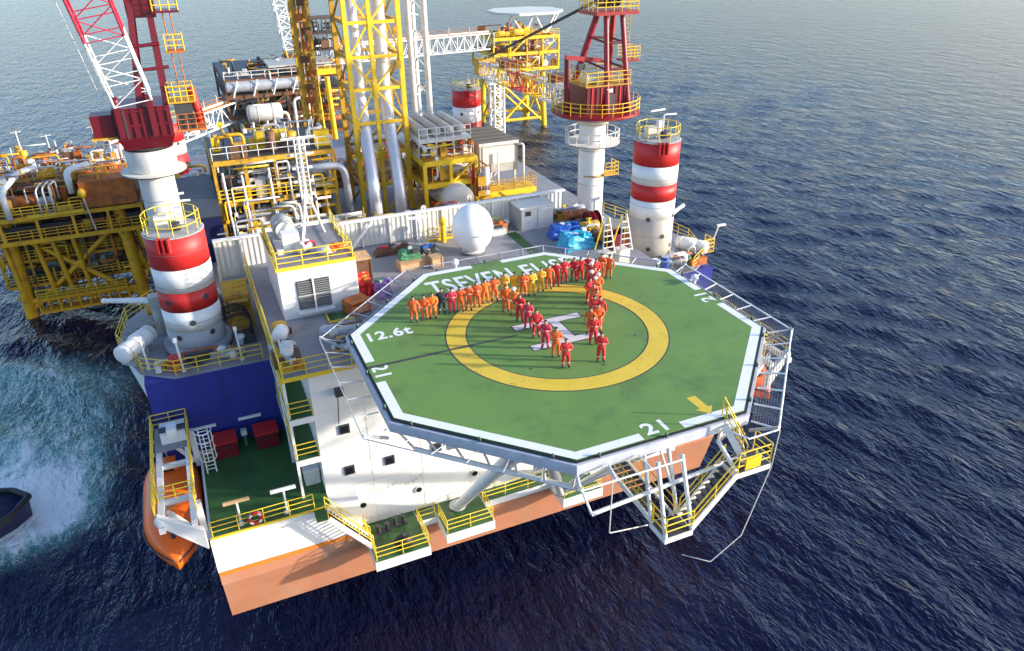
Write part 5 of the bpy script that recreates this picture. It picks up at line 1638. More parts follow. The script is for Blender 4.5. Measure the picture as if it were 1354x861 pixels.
def lifeboat(label, cx, ys, yb, zg, side):
    """ys = stern y, yb = bow y, zg = gunwale z"""
    T = thing('lifeboat', label, 'lifeboat', (cx, (ys + yb) / 2, zg - 1.4))
    O = M_['boat_orange']
    N = 20
    hull, can = [], []
    for k in range(13):
        f = k / 12
        y = ys + (yb - ys) * f
        w = 1.8 * (min(1, .80 + .9 * f) if f < .25 else 1) * (max(0.03, 1 - max(0, (f - .62) / .38) ** 2.1))
        keel = 1.35 * (1 - .55 * max(0, (f - .7) / .3) ** 2)
        sec = []
        for i in range(N):
            a = math.pi + math.pi * i / (N - 1)
            c, s = math.cos(a), math.sin(a)
            sec.append((cx + w * math.copysign(abs(c) ** .75, c), y, zg + keel * s * abs(s) ** .15))
        hull.append(sec)
        h = 1.45 * math.sin(math.pi * min(.5, .16 + f * 1.2)) * (1 - max(0, (f - .55) / .45) ** 1.8) + .06
        sec = []
        for i in range(N):
            a = math.pi - math.pi * i / (N - 1)
            c, s = math.cos(a), math.sin(a)
            sec.append((cx + w * .99 * math.copysign(abs(c) ** .7, c), y, zg + h * s ** .75))
        can.append(sec)
    loft(T, 'hull', O, hull)
    cn = loft(T, 'canopy', O, can)
    # fender line
    vs = [(cx + s * 1.66, ys + (yb - ys) * .04, zg) for s in (1,)]
    pts = []
    for s in (-1, 1):
        q = []
        for k in range(13):
            sec = hull[k]
            p = sec[0] if s < 0 else sec[-1]
            q.append((p[0] + s * .04, p[1], zg + .02))
        pipe(T, 'fender', M_['dark'], q, .06, .2, n=6)
    # helmsman's cupola, hatches, windows, propeller guard
    yc = ys + (yb - ys) * .2
    cu = cbox(T, 'cupola', O, (cx, yc, zg + 1.5), (1.1, 1.1, .8))
    for s in (-1, 1):
        cbox(cu, 'cupola_window', M_['glass'], (cx + s * .56, yc, zg + 1.62), (.03, .7, .3))
    cbox(cu, 'cupola_window', M_['glass'], (cx, yc - .56, zg + 1.62), (.8, .03, .3))
    for f in (.42, .62):
        y = ys + (yb - ys) * f
        tube(cn, 'hatch', M_['strip_orange'], (cx, y, zg + 1.2), (cx, y, zg + 1.5), .4, 16)
        for s in (-1, 1):
            cbox(cn, 'side_window', M_['glass'], (cx + s * 1.52, y, zg + .55), (.04, .5, .2))
    for f in (.1, .84):
        y = ys + (yb - ys) * f
        cbox(T, 'hook_plate', M_['dark'], (cx, y, zg + 1.0), (.25, .5, .5))
        tube(T, 'fall_wire', M_['rope'], (cx, y, zg + 1.2), (cx, y, zg + 4.2), .04, 6)
    tube(T, 'propeller_guard', M_['dark'], (cx, ys + .1, zg - .9), (cx, ys + .45, zg - .9), .42, 16)
    return T


lifeboat('large enclosed orange lifeboat hanging off the left bow, under the white davit frame', -22.1, 15.4, 5.6, 18.6, -1)
lifeboat('orange lifeboat seen through the safety net at the right of the helideck', 22.15, 15.0, 5.6, 18.6, 1)


def davit(label, s):
    T = thing('boat_davit', label, 'davit', (s * 20.6, 9, 20.2))
    W = M_['white']
    zt = 22.3
    for x in (s * 20.5, s * 22.2):
        beam(T, 'davit_beam', W, (x, 14.3, zt), (x, 4.2, zt), .32, .42)
    for y in (13.8, 10.4, 6.8):
        beam(T, 'cross_beam', W, (s * 20.3, y, zt - .1), (s * 22.3, y, zt - .1), .26, .3)
    for y in (13.8, 6.0):
        beam(T, 'davit_post', W, (s * 20.25, y, 19.4), (s * 20.25, y, zt), .34)
        beam(T, 'davit_knee', W, (s * 20.25, y, 19.6), (s * 21.9, y, zt - .2), .24)
    # gusseted front arm plate
    raw(T, 'arm_plate', W, [(s * 20.1, 3.9, 20.4), (s * 22.5, 4.5, 22.6), (s * 22.5, 4.8, 22.6), (s * 20.1, 4.3, 20.4), (s * 20.1, 3.9, 21.8), (s * 22.3, 4.5, 23.1), (s * 22.3, 4.8, 23.1), (s * 20.1, 4.3, 21.8)],
        [(0, 1, 5, 4), (3, 7, 6, 2), (0, 3, 2, 1), (4, 5, 6, 7), (1, 2, 6, 5), (0, 4, 7, 3)])
    w = cbox(T, 'winch', W, (s * 21.2, 13.0, zt + .6), (1.5, 1.4, .9))
    tube(w, 'winch_drum', M_['dark'], (s * 20.4, 12.8, zt + .8), (s * 22.0, 12.8, zt + .8), .42, 16)
    cbox(w, 'winch_motor', W, (s * 21.2, 12.4, zt + 1.2), (.6, .9, .6))
    box(T, 'walkway', M_['grey'], (min(s * 20.3, s * 22.4), max(s * 20.3, s * 22.4)), (11.6, 14.4), (zt + .22, zt + .28))
    for x in (s * 20.3, s * 22.45):
        rail_parts(T, [(x, 14.4, zt + .25), (x, 5.0, zt + .25)], M_['rail'], rails=3, sp=1.5, r=.04)
    rail_parts(T, [(s * 20.3, 14.4, zt + .25), (s * 22.45, 14.4, zt + .25)], M_['rail'], rails=3, sp=1.0, r=.04)
    rail_parts(T, [(s * 20.4, 6.6, zt + .1), (s * 22.3, 6.6, zt + .1)], M_['rail'], rails=3, sp=1.0, r=.04)
    ball(T, 'sheave_block', W, (s * 22.2, 4.7, zt + .3), (.35, .35, .4))
    # caged ladder down to the bow deck
    x = s * 19.4
    for k in (-.28, .28):
        tube(T, 'ladder_rail', W, (x + k, 11.4, 20.2), (x + k, 11.4, zt + 1.4), .045, 6)
    for i in range(11):
        tube(T, 'rung', W, (x - .28, 11.4, 20.5 + i * .3), (x + .28, 11.4, 20.5 + i * .3), .03, 6)
    for i in range(4):
        z = 21.6 + i * .7
        pts = [(x + .55 * math.cos(a), 11.4 - .75 * math.sin(a), z) for a in [math.pi * q / 8 for q in range(9)]]
        pipe(T, 'cage_hoop', W, pts, .035, .1, n=6)
    for a in (.5, 1.57, 2.6):
        tube(T, 'cage_bar', W, (x + .55 * math.cos(a), 11.4 - .75 * math.sin(a), 21.6), (x + .55 * math.cos(a), 11.4 - .75 * math.sin(a), 23.7), .03, 6)
    return T


davit('white davit frame with yellow rails above the left lifeboat', -1)
davit('white davit frame above the right lifeboat, half hidden by the helideck', 1)

# ------------------------------------------------------------------ bow deck and leg deck odds and ends
for i, (x, l) in enumerate(((-18.3, 'dark red locker on the shaded bow deck, nearer the lifeboat'), (-15.6, 'dark red locker on the shaded bow deck, nearer the accommodation'))):
    t = thing('locker', l, 'locker', (x, 13.2, 20.2), group='red lockers on the bow deck')
    box(t, 'locker_body', M_['crane_red'], (x - .75, x + .75), (12.6, 14.0), (20.2, 21.35))
    box(t, 'locker_lid', M_['red'], (x - .79, x + .79), (12.55, 14.03), (21.35, 21.45))
    box(t, 'handle', M_['dark'], (x - .2, x + .2), (12.5, 12.55), (21.0, 21.06))
t = thing('standpipe', 'small pale green hydrant between the two red lockers', 'hydrant', (-17, 13.6, 20.2))
tube(t, 'stem', M_['tgreen'], (-17, 13.6, 20.2), (-17, 13.6, 21.3), .12, 10)
cbox(t, 'valve_body', M_['steel'], (-17, 13.5, 21.35), (.4, .35, .4))
tube(t, 'valve_wheel', M_['offwhite'], (-17, 13.3, 21.4), (-17, 13.25, 21.4), .2, 12)
t = thing('life_ring', 'red lifebuoy fixed to the bow deck railing', 'lifebuoy', (-17.4, 4.98, 20.6))
vs, fs = [], []
for i in range(20):
    a = 2 * math.pi * i / 20
    for j in range(8):
        b = 2 * math.pi * j / 8
        r = .36 + .1 * math.cos(b)
        vs.append((-17.35 + r * math.cos(a), 4.93 + .1 * math.sin(b), 20.85 + r * math.sin(a)))
for i in range(20):
    for j in range(8):
        fs.append((i * 8 + j, ((i + 1) % 20) * 8 + j, ((i + 1) % 20) * 8 + (j + 1) % 8, i * 8 + (j + 1) % 8))
raw(t, 'ring', M_['red'], vs, fs, True)
for a in (.78, 2.36, 3.93, 5.5):
    cbox(t, 'ring_band', M_['white'], (-17.35 + .36 * math.cos(a), 4.93, 20.85 + .36 * math.sin(a)), (.12, .215, .22), R=Mx.Rotation(-a, 4, 'Y'))
    tube(t, 'grab_line', M_['rope'], (-17.35 + .48 * math.cos(a), 4.93, 20.85 + .48 * math.sin(a)), (-17.35 + .48 * math.cos(a + 1.57), 4.93, 20.85 + .48 * math.sin(a + 1.57)), .015, 6)
t = thing('deck_chest', 'pale grey chest at the inner corner of the green bow deck', 'chest', (-13.5, 8.2, 20.2))
box(t, 'chest_body', M_['offwhite'], (-14.0, -13.05), (7.4, 8.8), (20.2, 21.3))
box(t, 'chest_lid', M_['white'], (-14.03, -13.02), (7.37, 8.83), (21.3, 21.38))
t = thing('rubber_fender', 'black rubber fender lump on the first front platform', 'fender', (-9.0, 3.1, 16.8))
ball(t, 'fender_body', M_['black'], (-9.0, 3.2, 17.25), (.62, .5, .45))
tube(t, 'fender_eye', M_['dark'], (-9.0, 3.2, 17.6), (-9.0, 3.2, 17.85), .12, 10)
for i, (x, y, l) in enumerate(((-9.9, 5.0, 'left black mooring bollard on the first front platform'), (-8.7, 5.3, 'right black mooring bollard on the first front platform, against the wall'))):
    t = thing('bollard', l, 'bollard', (x, y, 16.8), group='mooring bollards on the front platform')
    for k in (-.28, .28):
        b = tube(t, 'post', M_['dark'], (x + k, y, 16.8), (x + k, y, 17.4), .13, 12)
        tube(b, 'post_cap', M_['dark'], (x + k, y, 17.4), (x + k, y, 17.46), .18, 12)
    box(t, 'base', M_['dark'], (x - .5, x + .5), (y - .25, y + .25), (16.8, 16.86))


def drum(label, c, r, l, m, rz, group=None):
    t = thing('raft_canister', label, 'canister', c, group=group)
    d = V((math.cos(rz), math.sin(rz), 0)) * (l / 2)
    c = V(c) + V((0, 0, r + .35))
    v = tube(t, 'canister_shell', m, c - d, c + d, r, 20)
    for k in (-1, 1):
        link('canister_end', usph(m), v, Mx.Translation(c + d * k) @ _frame(d) @ Mx.Diagonal((r, r, r * .3, 1)))
        tube(v, 'canister_band', M_['offwhite'], c + d * (k * .5), c + d * (k * .56), r * 1.03, 20)
        e = c + d * (k * .5)
        cbox(t, 'cradle', M_['steel'], (e.x, e.y, c.z - r - .12), (.2, r * 1.6, .45), rz)


drum('white life raft canister on the leg deck corner, outermost of two', (-22.9, 17.7, 26.1), .62, 1.5, M_['white'], .9, 'raft canisters on the leg decks')
drum('white life raft canister on the leg deck corner, nearer the leg', (-22.1, 19.1, 26.1), .62, 1.5, M_['white'], .9, 'raft canisters on the leg decks')
drum('white life raft canister right of the cream-footed leg, nearer the leg', (21.6, 17.6, 26.1), .62, 1.5, M_['white'], 2.2, 'raft canisters on the leg decks')
drum('white life raft canister right of the cream-footed leg, at the deck rail', (22.4, 16.9, 26.1), .55, 1.4, M_['white'], 2.2, 'raft canisters on the leg decks')
drum('small white canister at the left roof edge close to the gallery', (-13.75, 10.3, 29.05), .45, .9, M_['white'], 1.2)
t = thing('white_pump', 'white pump unit at the left roof edge nearest the camera', 'pump', (-13.7, 8.0, 29.05))
tube(t, 'pump_body', M_['white'], (-13.7, 8.0, 29.05), (-13.7, 8.0, 30.2), .38, 16)
tube(t, 'pump_head', M_['offwhite'], (-13.9, 8.1, 30.2), (-13.4, 7.9, 30.2), .3, 14)
cbox(t, 'pump_base', M_['offwhite'], (-13.6, 7.6, 29.15), (.9, 1.1, .2))
t = thing('locker', 'small red locker at the front rail of the leg deck', 'locker', (-20.2, 15.4, 26.1))
box(t, 'locker_body', M_['red'], (-20.55, -19.85), (15.1, 15.7), (26.1, 27.0))
box(t, 'locker_lid', M_['red'], (-20.6, -19.8), (15.05, 15.75), (27.0, 27.08))
rr = random.Random(9)
for i, (x, y, l) in enumerate(((-20.2, 16.2, 'white mushroom vent in front of the grey leg foot, left one'), (-17.3, 16.1, 'white mushroom vent in front of the grey leg foot, right one'), (-15.9, 17.3, 'white mushroom vent on the leg deck beside the black hoses'))):
    t = thing('mushroom_vent', l, 'vent', (x, y, 26.1), group='mushroom vents on the leg deck')
    tube(t, 'vent_stem', M_['white'], (x, y, 26.1), (x, y, 26.6), .16, 12)
    ball(t, 'vent_cap', M_['white'], (x, y, 26.65), (.32, .32, .2))
t = thing('hose_loops', 'black hydraulic hoses looping from the leg to the deck', 'hoses', (-16.2, 18.6, 26.1))
for k in range(3):
    pipe(t, 'hose', M_['black'], [(-16.8, 18.2 - .2 * k, 28.6 - .35 * k), (-15.6, 18.4 - .2 * k, 28.8 - .3 * k), (-14.9, 18.2 - .25 * k, 27.6), (-15.3, 18.0 - .25 * k, 26.15)], .09, .8)
cbox(t, 'manifold', M_['dark'], (-15.3, 17.7, 26.4), (.8, 1.2, .6))


def jib(label, a, b, m):
    t = thing('jib_arm', label, 'jib', a)
    a, b = V(a), V(b)
    tube(t, 'jib_post', M_['greybox'], (a.x, a.y, 26.1), a + V((0, 0, .3)), .42, 16)
    cbox(t, 'jib_head', M_['greybox'], a + V((0, 0, .4)), (.9, .9, .8))
    tube(t, 'jib_boom', m, a + V((0, 0, .4)), b, .26, 14, .6)
    ball(t, 'jib_tip', M_['white'], b, .2)


jib('small white deck jib pointing left beside the nearest leg', (-20.9, 21.6, 28.2), (-24.2, 22.6, 28.8), M_['white'])
jib('olive grey deck jib pointing right from the cream-footed leg', (20.6, 20.2, 28.0), (24.6, 22.6, 28.6), M_['cream'])
# right crane base gear
t = thing('hose_reel', 'red hose reel and valves at the foot of the right crane column', 'hose reel', (13.3, 20.0, 29.05))
for k in range(3):
    tube(t, 'reel_disc', M_['crane_red' if k != 1 else 'red'], (12.9 + k * .5, 20.0, 29.85), (13.0 + k * .5, 20.0, 29.85), .72, 20)
tube(t, 'reel_core', M_['red'], (12.9, 20.0, 29.85), (14.0, 20.0, 29.85), .45, 16)
cbox(t, 'reel_frame', M_['red'], (13.4, 20.0, 29.2), (1.5, 1.0, .25))
t = thing('bent_pipe', 'yellow bent pipe with flange by the red hose reel', 'pipe', (13.0, 18.0, 29.05))
pipe(t, 'pipe_run', M_['yellow'], [(12.3, 18.6, 30.6), (12.3, 18.4, 29.5), (13.6, 18.0, 29.5), (14.0, 17.9, 29.8)], .12, .4)
tube(t, 'flange', M_['yellow'], (12.3, 18.55, 30.5), (12.3, 18.58, 30.6), .22, 12)
t = thing('open_bin', 'dark red open bin at the back right of the helideck', 'bin', (13.2, 15.6, 29.05))
for a, b in (((12.5, 14.0), (14.9, 15.0)), ((12.5, 14.0), (16.1, 16.2)), ((12.5, 12.6), (15.0, 16.1)), ((13.9, 14.0), (15.0, 16.1))):
    box(t, 'bin_side', M_['crane_red'], a, b, (29.06, 30.3))
box(t, 'bin_floor', M_['crane_red'], (12.6, 13.9), (15.0, 16.1), (29.06, 29.15))
for i, (x, l) in enumerate(((10.4, 'pale yellow A-frame ladder standing at the back edge of the helideck, left one'), (11.9, 'pale yellow A-frame ladder at the back edge of the helideck, right one'))):
    t = thing('step_ladder', l, 'ladder', (x, 12.4, 29.05), group='A-frame ladders behind the helideck')
    for k in (-.35, .35):
        beam(t, 'ladder_leg', M_['cream'], (x + k * 1.5, 12.0, 30.2), (x + k * .5, 12.5, 32.9), .09)
        beam(t, 'ladder_leg', M_['rail'], (x + k * 1.5, 13.2, 30.2), (x + k * .5, 12.6, 32.9), .09)
    for i2 in range(6):
        f = i2 / 6
        tube(t, 'ladder_step', M_['cream'], (x - .5 + .3 * f, 12.0 + .45 * f, 30.3 + 2.5 * f), (x + .5 - .3 * f, 12.0 + .45 * f, 30.3 + 2.5 * f), .05, 6)
    beam(t, 'ladder_foot', M_['cream'], (x, 12.6, 29.05), (x, 12.6, 30.2), .9, .9)
for i, (p, l) in enumerate((((-2.0, 10.9, 31.9), 'white foam monitor at the back edge of the helideck near the dome'), ((10.75, 2.2, 31.9), 'white foam monitor in the net at the right back edge of the helideck'))):
    t = thing('foam_monitor', l, 'fire monitor', p, group='foam monitors round the helideck')
    tube(t, 'monitor_stand', M_['white'], (p[0], p[1], p[2] - .6), (p[0], p[1], p[2] + .35), .12, 10)
    tube(t, 'monitor_barrel', M_['white'], (p[0] + .1, p[1] + .1, p[2] + .3), (p[0] - .25, p[1] - .55, p[2] + .5), .09, 10)
    ball(t, 'monitor_joint', M_['white'], (p[0], p[1], p[2] + .35), .24)
for i, (p, m, l) in enumerate((((20.3, 15.6, 26.1), 'tgreen', 'small green bollard right of the cream-footed leg'), ((14.2, 10.2, 29.05), 'blue', 'blue drum at the right back corner of the helideck'))):
    t = thing('drum', l, 'drum', p)
    tube(t, 'drum_body', M_[m], p, (p[0], p[1], p[2] + .95), .34, 18)
    for z in (.05, .5, .9):
        tube(t, 'drum_hoop', M_[m], (p[0], p[1], p[2] + z), (p[0], p[1], p[2] + z + .05), .36, 18)
    tube(t, 'drum_lid', M_['steel'], (p[0], p[1], p[2] + .95), (p[0], p[1], p[2] + .98), .3, 18)
t = thing('rail_gate', 'yellow gate ladder hanging on the outer rail right of the far leg', 'gate', (23.9, 17.5, 26.1))
rail_parts(t, [(23.0, 17.3, 26.1), (24.4, 17.3, 26.1), (24.4, 18.6, 26.1)], M_['yellow'], rails=3, sp=.7, r=.045)
tube(t, 'lamp_arm', M_['white'], (24.3, 17.3, 27.2), (24.6, 17.2, 28.4), .05, 6)
cbox(t, 'lamp_head', M_['lampwhite'], (24.9, 17.2, 28.45), (.8, .25, .12))
box(t, 'gate_step', M_['yellow2'], (23.0, 24.45), (17.25, 18.65), (26.0, 26.08))
t = thing('davit_railing', 'yellow railing with a small davit in front of the wind wall', 'railing', (2.2, 22.6, 29.05))
rail_parts(t, [(-.2, 22.9, 29.05), (6.2, 23.0, 29.05)], M_['yellow'], rails=3, sp=1.0, r=.04)
box(t, 'toe_board', M_['yellow'], (-.2, 6.2), (22.82, 22.88), (29.06, 29.25))
tube(t, 'davit_post', M_['yellow'], (1.0, 22.4, 29.05), (1.0, 22.4, 30.6), .22, 12)
ball(t, 'davit_head', M_['yellow'], (1.0, 22.4, 30.8), .34)
t = thing('gas_rack', 'white skid of cylinders on the right deck behind the cream-footed leg', 'rack', (16, 24, 26.1))
box(t, 'rack_base', M_['steel'], (14.8, 16.6), (22.2, 25.6), (26.1, 26.4))
for i in range(6):
    tube(t, 'gas_cylinder', M_['white' if i % 2 else 'rusty'], (15.1 + .25 * i, 23.0 + .3 * (i % 3), 26.4), (15.1 + .25 * i, 23.0 + .3 * (i % 3), 28.0), .13, 10)

# fittings scattered on the decks
SM = ['steel', 'offwhite', 'dark', 'yellow2', 'white', 'rusty', 'greybox', 'brown']
for lab, (x0, x1, y0, y1, z), n, h, sd in (
        ('deck fittings and valves around the foot of the nearest striped leg', (-22.0, -15.4, 15.4, 16.4, 26.1), 12, .7, 201),
        ('deck fittings behind the nearest striped leg', (-22.0, -15.6, 20.8, 25.5, 26.1), 16, 1.2, 202),
        ('pipes and valves crowded round the cream-footed leg', (14.6, 21.5, 15.0, 16.3, 26.1), 14, 1.5, 203),
        ('pipes and small boxes along the grey roof left of the helideck', (-14.1, -13.4, 7.0, 13.0, 29.05), 9, .9, 204),
        ('pipes and lockers under the net at the left rear helideck edge', (-11.5, -8.6, 7.2, 11.6, 29.05), 12, .8, 205),
        ('low valves and posts in front of the wind wall right of the dome', (4.4, 7.2, 22.0, 23.4, 29.05), 8, 1.0, 206),
        ('boxes and rails between the blue cargo and the right crane', (11.6, 14.2, 16.4, 23.8, 29.05), 14, 1.2, 207)):
    t = thing('deck_fittings', lab, 'fittings', ((x0 + x1) / 2, (y0 + y1) / 2, z))
    box(t, 'base_plate', M_['grey'], (x0, x1), (y0, y1), (z + .004, z + .03))
    clutter(t, x0 + .2, x1 - .2, y0 + .1, y1 - .1, z + .03, h, n, sd, SM)

# ------------------------------------------------------------------ workboat
def workboat():
    h = math.atan2(.13, .99)
    R = Mx.Translation(V((-34.1, 26.85, SEA))) @ Mx.Rotation(h, 4, 'Z')
    T = thing('workboat', 'dark workboat bow with black rubber fender entering at the left edge', 'boat', R.translation, h)
    secs = []
    N = 14
    for k in range(14):
        f = k / 13
        x = -f * 14
        w = 3.15 * min(1, (f / .28)) ** .5 if f < .28 else 3.15
        w = max(w, .05)
        z1 = 1.7 - .5 * min(1, f * 2)
        s = []
        for i in range(N):
            a = math.pi + math.pi * i / (N - 1)
            c, q = math.cos(a), math.sin(a)
            s.append(R @ V((x + .25 * (1 + q) - .3, w * math.copysign(abs(c) ** .6, c), z1 + (z1 + .8) * q)))
        secs.append(s)
    loft(T, 'hull', M_['deepnavy'], secs)
    ed = []
    for s in secs[::-1]: ed.append(s[0] + V((0, 0, .05)))
    for s in secs: ed.append(s[-1] + V((0, 0, .05)))
    pipe(T, 'fender', M_['black'], ed, .26, .3, n=10)
    pts = [s[0] for s in secs] + [s[-1] for s in secs[::-1]]
    raw(T, 'foredeck', M_['greybox'], [p - V((0, 0, .12)) for p in pts], [tuple(range(len(pts)))])
    for i, (x, y) in enumerate(((-2.6, .5), (-2.6, -.5))):
        a = R @ V((x, y, 1.3)); tube(T, 'bitt', M_['dark'], a, a + V((0, 0, .6)), .14, 10)
    a = [R @ V(p) for p in ((-4.2, -1.8, 1.2), (-4.2, 1.8, 1.2), (-8, 1.8, 1.2), (-8, -1.8, 1.2))]
    prism(T, 'cabin', M_['white'], [(p.x, p.y) for p in a][::-1], SEA + 1.1, SEA + 3.4)
    a = [R @ V(p) for p in ((-3.9, -2.0, 1.2), (-3.9, 2.0, 1.2), (-8.3, 2.0, 1.2), (-8.3, -2.0, 1.2))]
    prism(T, 'cabin_roof', M_['offwhite'], [(p.x, p.y) for p in a][::-1], SEA + 3.4, SEA + 3.5)
    for y in (-1.1, 0, 1.1):
        q = R @ V((-4.18, y, 2.6)); cbox(T, 'cabin_window', M_['glass'], (q.x, q.y, q.z), (.05, .9, .7), h)


workboat()


# ------------------------------------------------------------------ people
def person_mesh(pose):
    vs, es, rad = [], [], []

    def add(p, r, par=None):
        vs.append(p); rad.append(r if isinstance(r, tuple) else (r, r))
        if par is not None: es.append((par, len(vs) - 1))
        return len(vs) - 1
    pel = add((0, 0, .97), (.165, .12))
    sp = add((0, .005, 1.14), (.15, .11), pel)
    ch = add((0, .01, 1.34), (.175, .12), sp)
    nb = add((0, .015, 1.49), (.085, .075), ch)
    nk = add((0, .0, 1.545), .058, nb)
    hd = add((0, -.012, 1.64), (.078, .092), nk)
    tp = add((0, -.005, 1.735), (.066, .082), hd)
    add((0, -.115, 1.635), .016, hd)                     # nose
    for s in (-1, 1):
        add((s * .088, .005, 1.64), .018, hd)            # ear
        hip = add((s * .095, 0, .90), .108, pel)
        kn = add((s * .125, -.015, .50), .078, hip)
        an = add((s * .14, .015, .11), .058, kn)
        add((s * .165, -.14, .05), (.052, .046), an)
        sh = add((s * .195, .01, 1.43), .078, ch)
        if pose == 0:       # arms folded
            el = add((s * .275, -.05, 1.17), .062, sh)
            wr = add((s * .03, -.215 - (.05 if s > 0 else 0), 1.20 + .03 * s), .046, el)
            pa = add((-s * .06, -.205 - (.06 if s > 0 else 0), 1.225 + .03 * s), (.042, .026), wr)
            d = V((-s * 1, .12, .12)).normalized()
        elif pose == 1:     # hands clasped in front
            el = add((s * .285, .0, 1.15), .06, sh)
            wr = add((s * .10, -.20, .97), .044, el)
            pa = add((s * .04, -.225, .93), (.040, .026), wr)
            d = V((-s * .8, -.1, -.55)).normalized()
        else:               # hands behind / at the sides
            el = add((s * .30, .03, 1.15), .06, sh)
            wr = add((s * .31, -.03, .91), .043, el)
            pa = add((s * .305, -.05, .83), (.026, .040), wr)
            d = V((0, -.1, -1)).normalized()
        side = d.cross(V((0, 1, .2))).normalized() if pose < 2 else V((0, 1, 0))
        p0 = V(vs[pa])
        for k, L in ((-1.5, .065), (-.5, .08), (.5, .076), (1.5, .058)):
            a = add(tuple(p0 + side * (k * .019) + d * .045), .0095, pa)
            add(tuple(p0 + side * (k * .020) + d * (.045 + L) + V((0, .014, 0))), .008, a)
        a = add(tuple(p0 + side * .04 + d * -.005), .011, pa)
        add(tuple(p0 + side * .06 + d * .04), .009, a)
    me = bpy.data.meshes.new('person_skin')
    me.from_pydata(vs, es, [])
    ob = bpy.data.objects.new('person_tmp', me); COL.objects.link(ob)
    md = ob.modifiers.new('s', 'SKIN'); md.use_smooth_shade = True
    sv = me.skin_vertices[0].data
    for i, r in enumerate(rad):
        g = 1.13 if r[0] > .042 and vs[i][2] < 1.5 else 1.0
        sv[i].radius = (r[0] * g, r[1] * g)
        sv[i].use_root = (i == 0)
    sb = ob.modifiers.new('d', 'SUBSURF'); sb.levels = 1; sb.render_levels = 1
    dg = bpy.context.evaluated_depsgraph_get(); dg.update()
    out = bpy.data.meshes.new_from_object(ob.evaluated_get(dg))
    bpy.data.objects.remove(ob); bpy.data.meshes.remove(me)
    return out


POSE = [person_mesh(k) for k in range(3)]
CLOTH = {'orange': (.72, .12, .018), 'bright orange': (.85, .20, .02), 'red': (.55, .018, .022), 'pinkish red': (.62, .03, .07), 'yellow': (.80, .42, .02), 'dark navy': (.02, .02, .045)}
CM = {k: mat('coverall_' + k.replace(' ', '_'), c, .7, var=.22, scale=9) for k, c in CLOTH.items()}
REFL = mat('reflective_tape', (.55, .53, .50), .4)
BOOT = M_['black']
_pm = {}


def person_variant(pose, colr, tape):
    k = (pose, colr, tape)
    if k in _pm: return _pm[k]
    me = POSE[pose].copy(); me.name = 'person_body'
    me.materials.clear()
    for m in (CM[colr], M_['skin'], BOOT, REFL): me.materials.append(m)
    for p in me.polygons:
        c = p.center
        i = 0
        if c.z > 1.525: i = 1
        elif c.z < .15: i = 2
        elif pose == 0 and 1.12 < c.z < 1.31 and c.y < -.175 and abs(c.x) < .2 and (abs(c.x) > .045): i = 1 if abs(c.x) < .19 and c.y < -.18 and abs(c.x) > .05 else 0
        elif pose == 1 and c.z < 1.0 and c.y < -.165: i = 1
        elif pose == 2 and c.z < .885 and abs(c.x) > .24: i = 1
        elif tape and (.30 < c.z < .36 or 1.02 < c.z < 1.06): i = 3
        p.material_index = i
        p.use_smooth = True
    _pm[k] = me
    return me


def cap_mesh(m, helmet):
    bm = bmesh.new()
    bmesh.ops.create_uvsphere(bm, u_segments=14, v_segments=8, radius=1)
    for v in bm.verts:
        v.co.x *= .094 if not helmet else .128; v.co.y *= .108 if not helmet else .148; v.co.z *= .105 if not helmet else .12
        if not helmet and v.co.y < -.04 and v.co.z < .045: v.co.y = -.04
        if helmet and v.co.z < 0: v.co.z *= .12; v.co.y *= 1.12; v.co.x *= 1.06
    me = bpy.data.meshes.new('hair' if not helmet else 'hard_hat'); bm.to_mesh(me); bm.free()
    me.materials.append(m); me.polygons.foreach_set('use_smooth', [True] * len(me.polygons))
    return me


HAIR = cap_mesh(M_['hair'], False)
HAT = cap_mesh(M_['lampwhite'], True)


def person(x, y, label, colr, pose, hat=False, tape=False, turn=0.0, h=1.0):
    rz = -math.atan2(16.75 + x, 32.5 + y) + turn      # all face the photographer
    T = thing('person', label, 'person', (x, y, ZH + .002), rz, group='crew in coveralls on the helideck')
    T.scale = (h * 1.14, h * 1.1, h)
    Mw = WORLD[T.name]
    link('body', person_variant(pose, colr, tape), T, Mw)
    link('hard_hat' if hat else 'hair', HAT if hat else HAIR, T, Mw @ Mx.Translation(V((0, .012, 1.70 if hat else 1.685))))
    return T


ROW = [(-6.85, 4.31, 'orange'), (-6.22, 4.33, 'orange'), (-5.73, 4.30, 'bright orange'), (-5.07, 4.63, 'dark navy'), (-4.52, 4.48, 'pinkish red'), (-3.99, 4.45, 'orange'), (-3.50, 4.43, 'orange'), (-2.92, 4.60, 'orange'), (-2.28, 4.86, 'bright orange'), (-1.67, 4.91, 'orange'), (-0.96, 5.03, 'yellow'), (-0.33, 4.97, 'yellow'), (0.10, 4.66, 'orange'), (0.64, 4.63, 'yellow'), (1.42, 4.98, 'yellow'), (2.00, 5.07, 'orange'), (2.60, 5.27, 'red'), (3.25, 5.40, 'red'), (3.92, 5.40, 'red'), (4.34, 5.33, 'red'), (4.88, 5.33, 'red'), (5.72, 5.12, 'orange'), (6.16, 4.92, 'orange')]
DIAG = [(-1.61, 3.34, 'orange'), (-1.36, 2.76, 'bright orange'), (-1.36, 1.92, 'red'), (-1.31, 0.94, 'pinkish red'), (-1.36, -0.24, 'red'), (-1.42, -1.49, 'pinkish red'), (-1.32, -2.53, 'orange'), (-1.34, -3.69, 'red')]
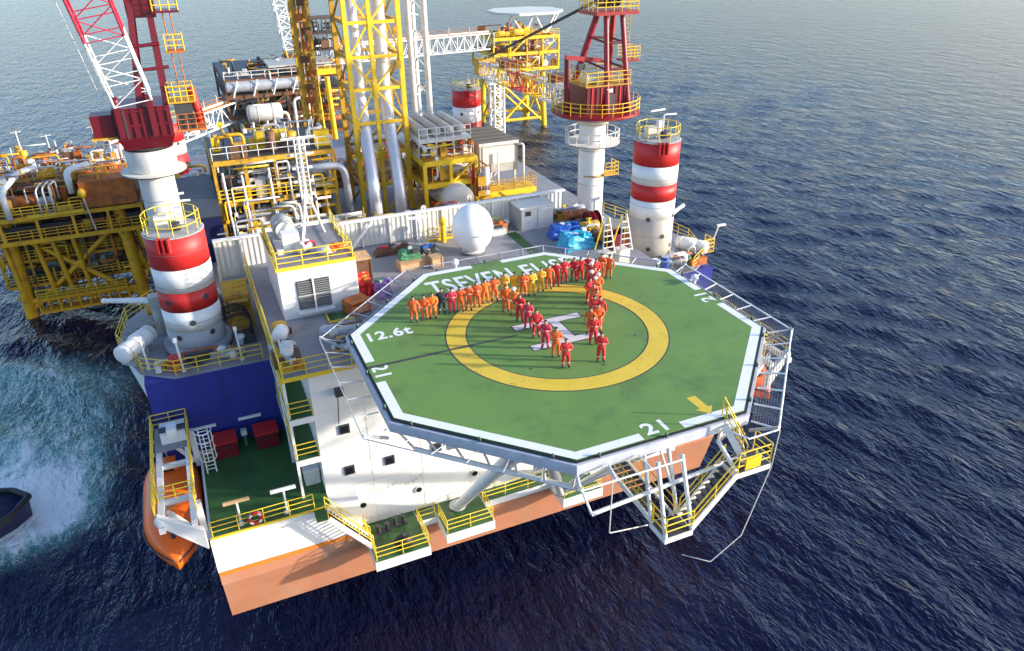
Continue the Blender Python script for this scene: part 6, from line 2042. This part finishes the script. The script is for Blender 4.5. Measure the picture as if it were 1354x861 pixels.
STEM = [(4.45, 4.16, 'red'), (4.25, 3.42, 'orange'), (3.78, 2.94, 'red'), (3.63, 2.22, 'orange'), (3.11, 1.47, 'orange'), (2.84, 0.64, 'orange'), (2.27, -0.12, 'red'), (1.98, -1.07, 'orange'), (1.09, -2.15, 'red'), (0.56, -3.91, 'red')]
ORD = ['leftmost', 'second from the left', 'third from the left', 'fourth from the left', 'fifth from the left', 'sixth from the left', 'seventh from the left', 'eighth from the left', 'ninth from the left', 'tenth from the left', '11th from the left', '12th from the left', '13th from the left', '14th from the left', '15th from the left', '16th from the left', '17th from the left', '18th from the left', '19th from the left', '20th from the left', '21st from the left', 'second from the right end', 'rightmost']
rp = random.Random(12)
for i, (x, y, c) in enumerate(ROW):
    person(x, y, 'person in %s coverall, %s in the long back row' % (c, ORD[i]), c, rp.choice((0, 0, 1, 2)), False, i % 3 == 0, rp.uniform(-.25, .25), rp.uniform(.88, .94))
NL = ['nearest the back row', 'second from the back row', 'third from the back row', 'fourth from the back row', 'fifth from the back row', 'third from the front end', 'second from the front end', 'at the front end']
for i, (x, y, c) in enumerate(DIAG):
    person(x, y, 'person in %s coverall, %s, left stroke across the H' % (c, NL[i]), c, rp.choice((0, 0, 1)), i == 1, i in (1, 4, 5, 7), rp.uniform(-.25, .25), rp.uniform(.93, .99))
NR = ['nearest the back row', 'second from the back row', 'third from the back row', 'fourth from the back row', 'fifth from the back row', 'sixth from the back row', 'seventh from the back row', 'third from the front end', 'second from the front end', 'at the front end']
for i, (x, y, c) in enumerate(STEM):
    person(x, y, 'person in %s coverall%s, %s of right file' % (c, ' and white hat' if i in (0, 2, 3) else '', NR[i]), c, rp.choice((0, 0, 1)), i in (0, 2, 3), i % 2 == 1, rp.uniform(-.2, .2), rp.uniform(.93, .99))

EXTRA = [(5.04, 4.63, 'red'), (4.10, 2.68, 'orange'), (3.25, 2.17, 'red'), (2.54, -0.25, 'red'), (1.48, -1.12, 'orange')]
WH = ['at the corner between back row and right file', 'right beside the hard hats of the right file', 'left side of the right file, upper half', 'right side of the right file, middle', 'left side of the right file, lower half']
for i, (x, y, c) in enumerate(EXTRA):
    person(x, y, 'person %s' % WH[i], c, rp.choice((0, 1, 2)), i == 1, i % 2 == 0, rp.uniform(-.5, .5), rp.uniform(.9, .98))
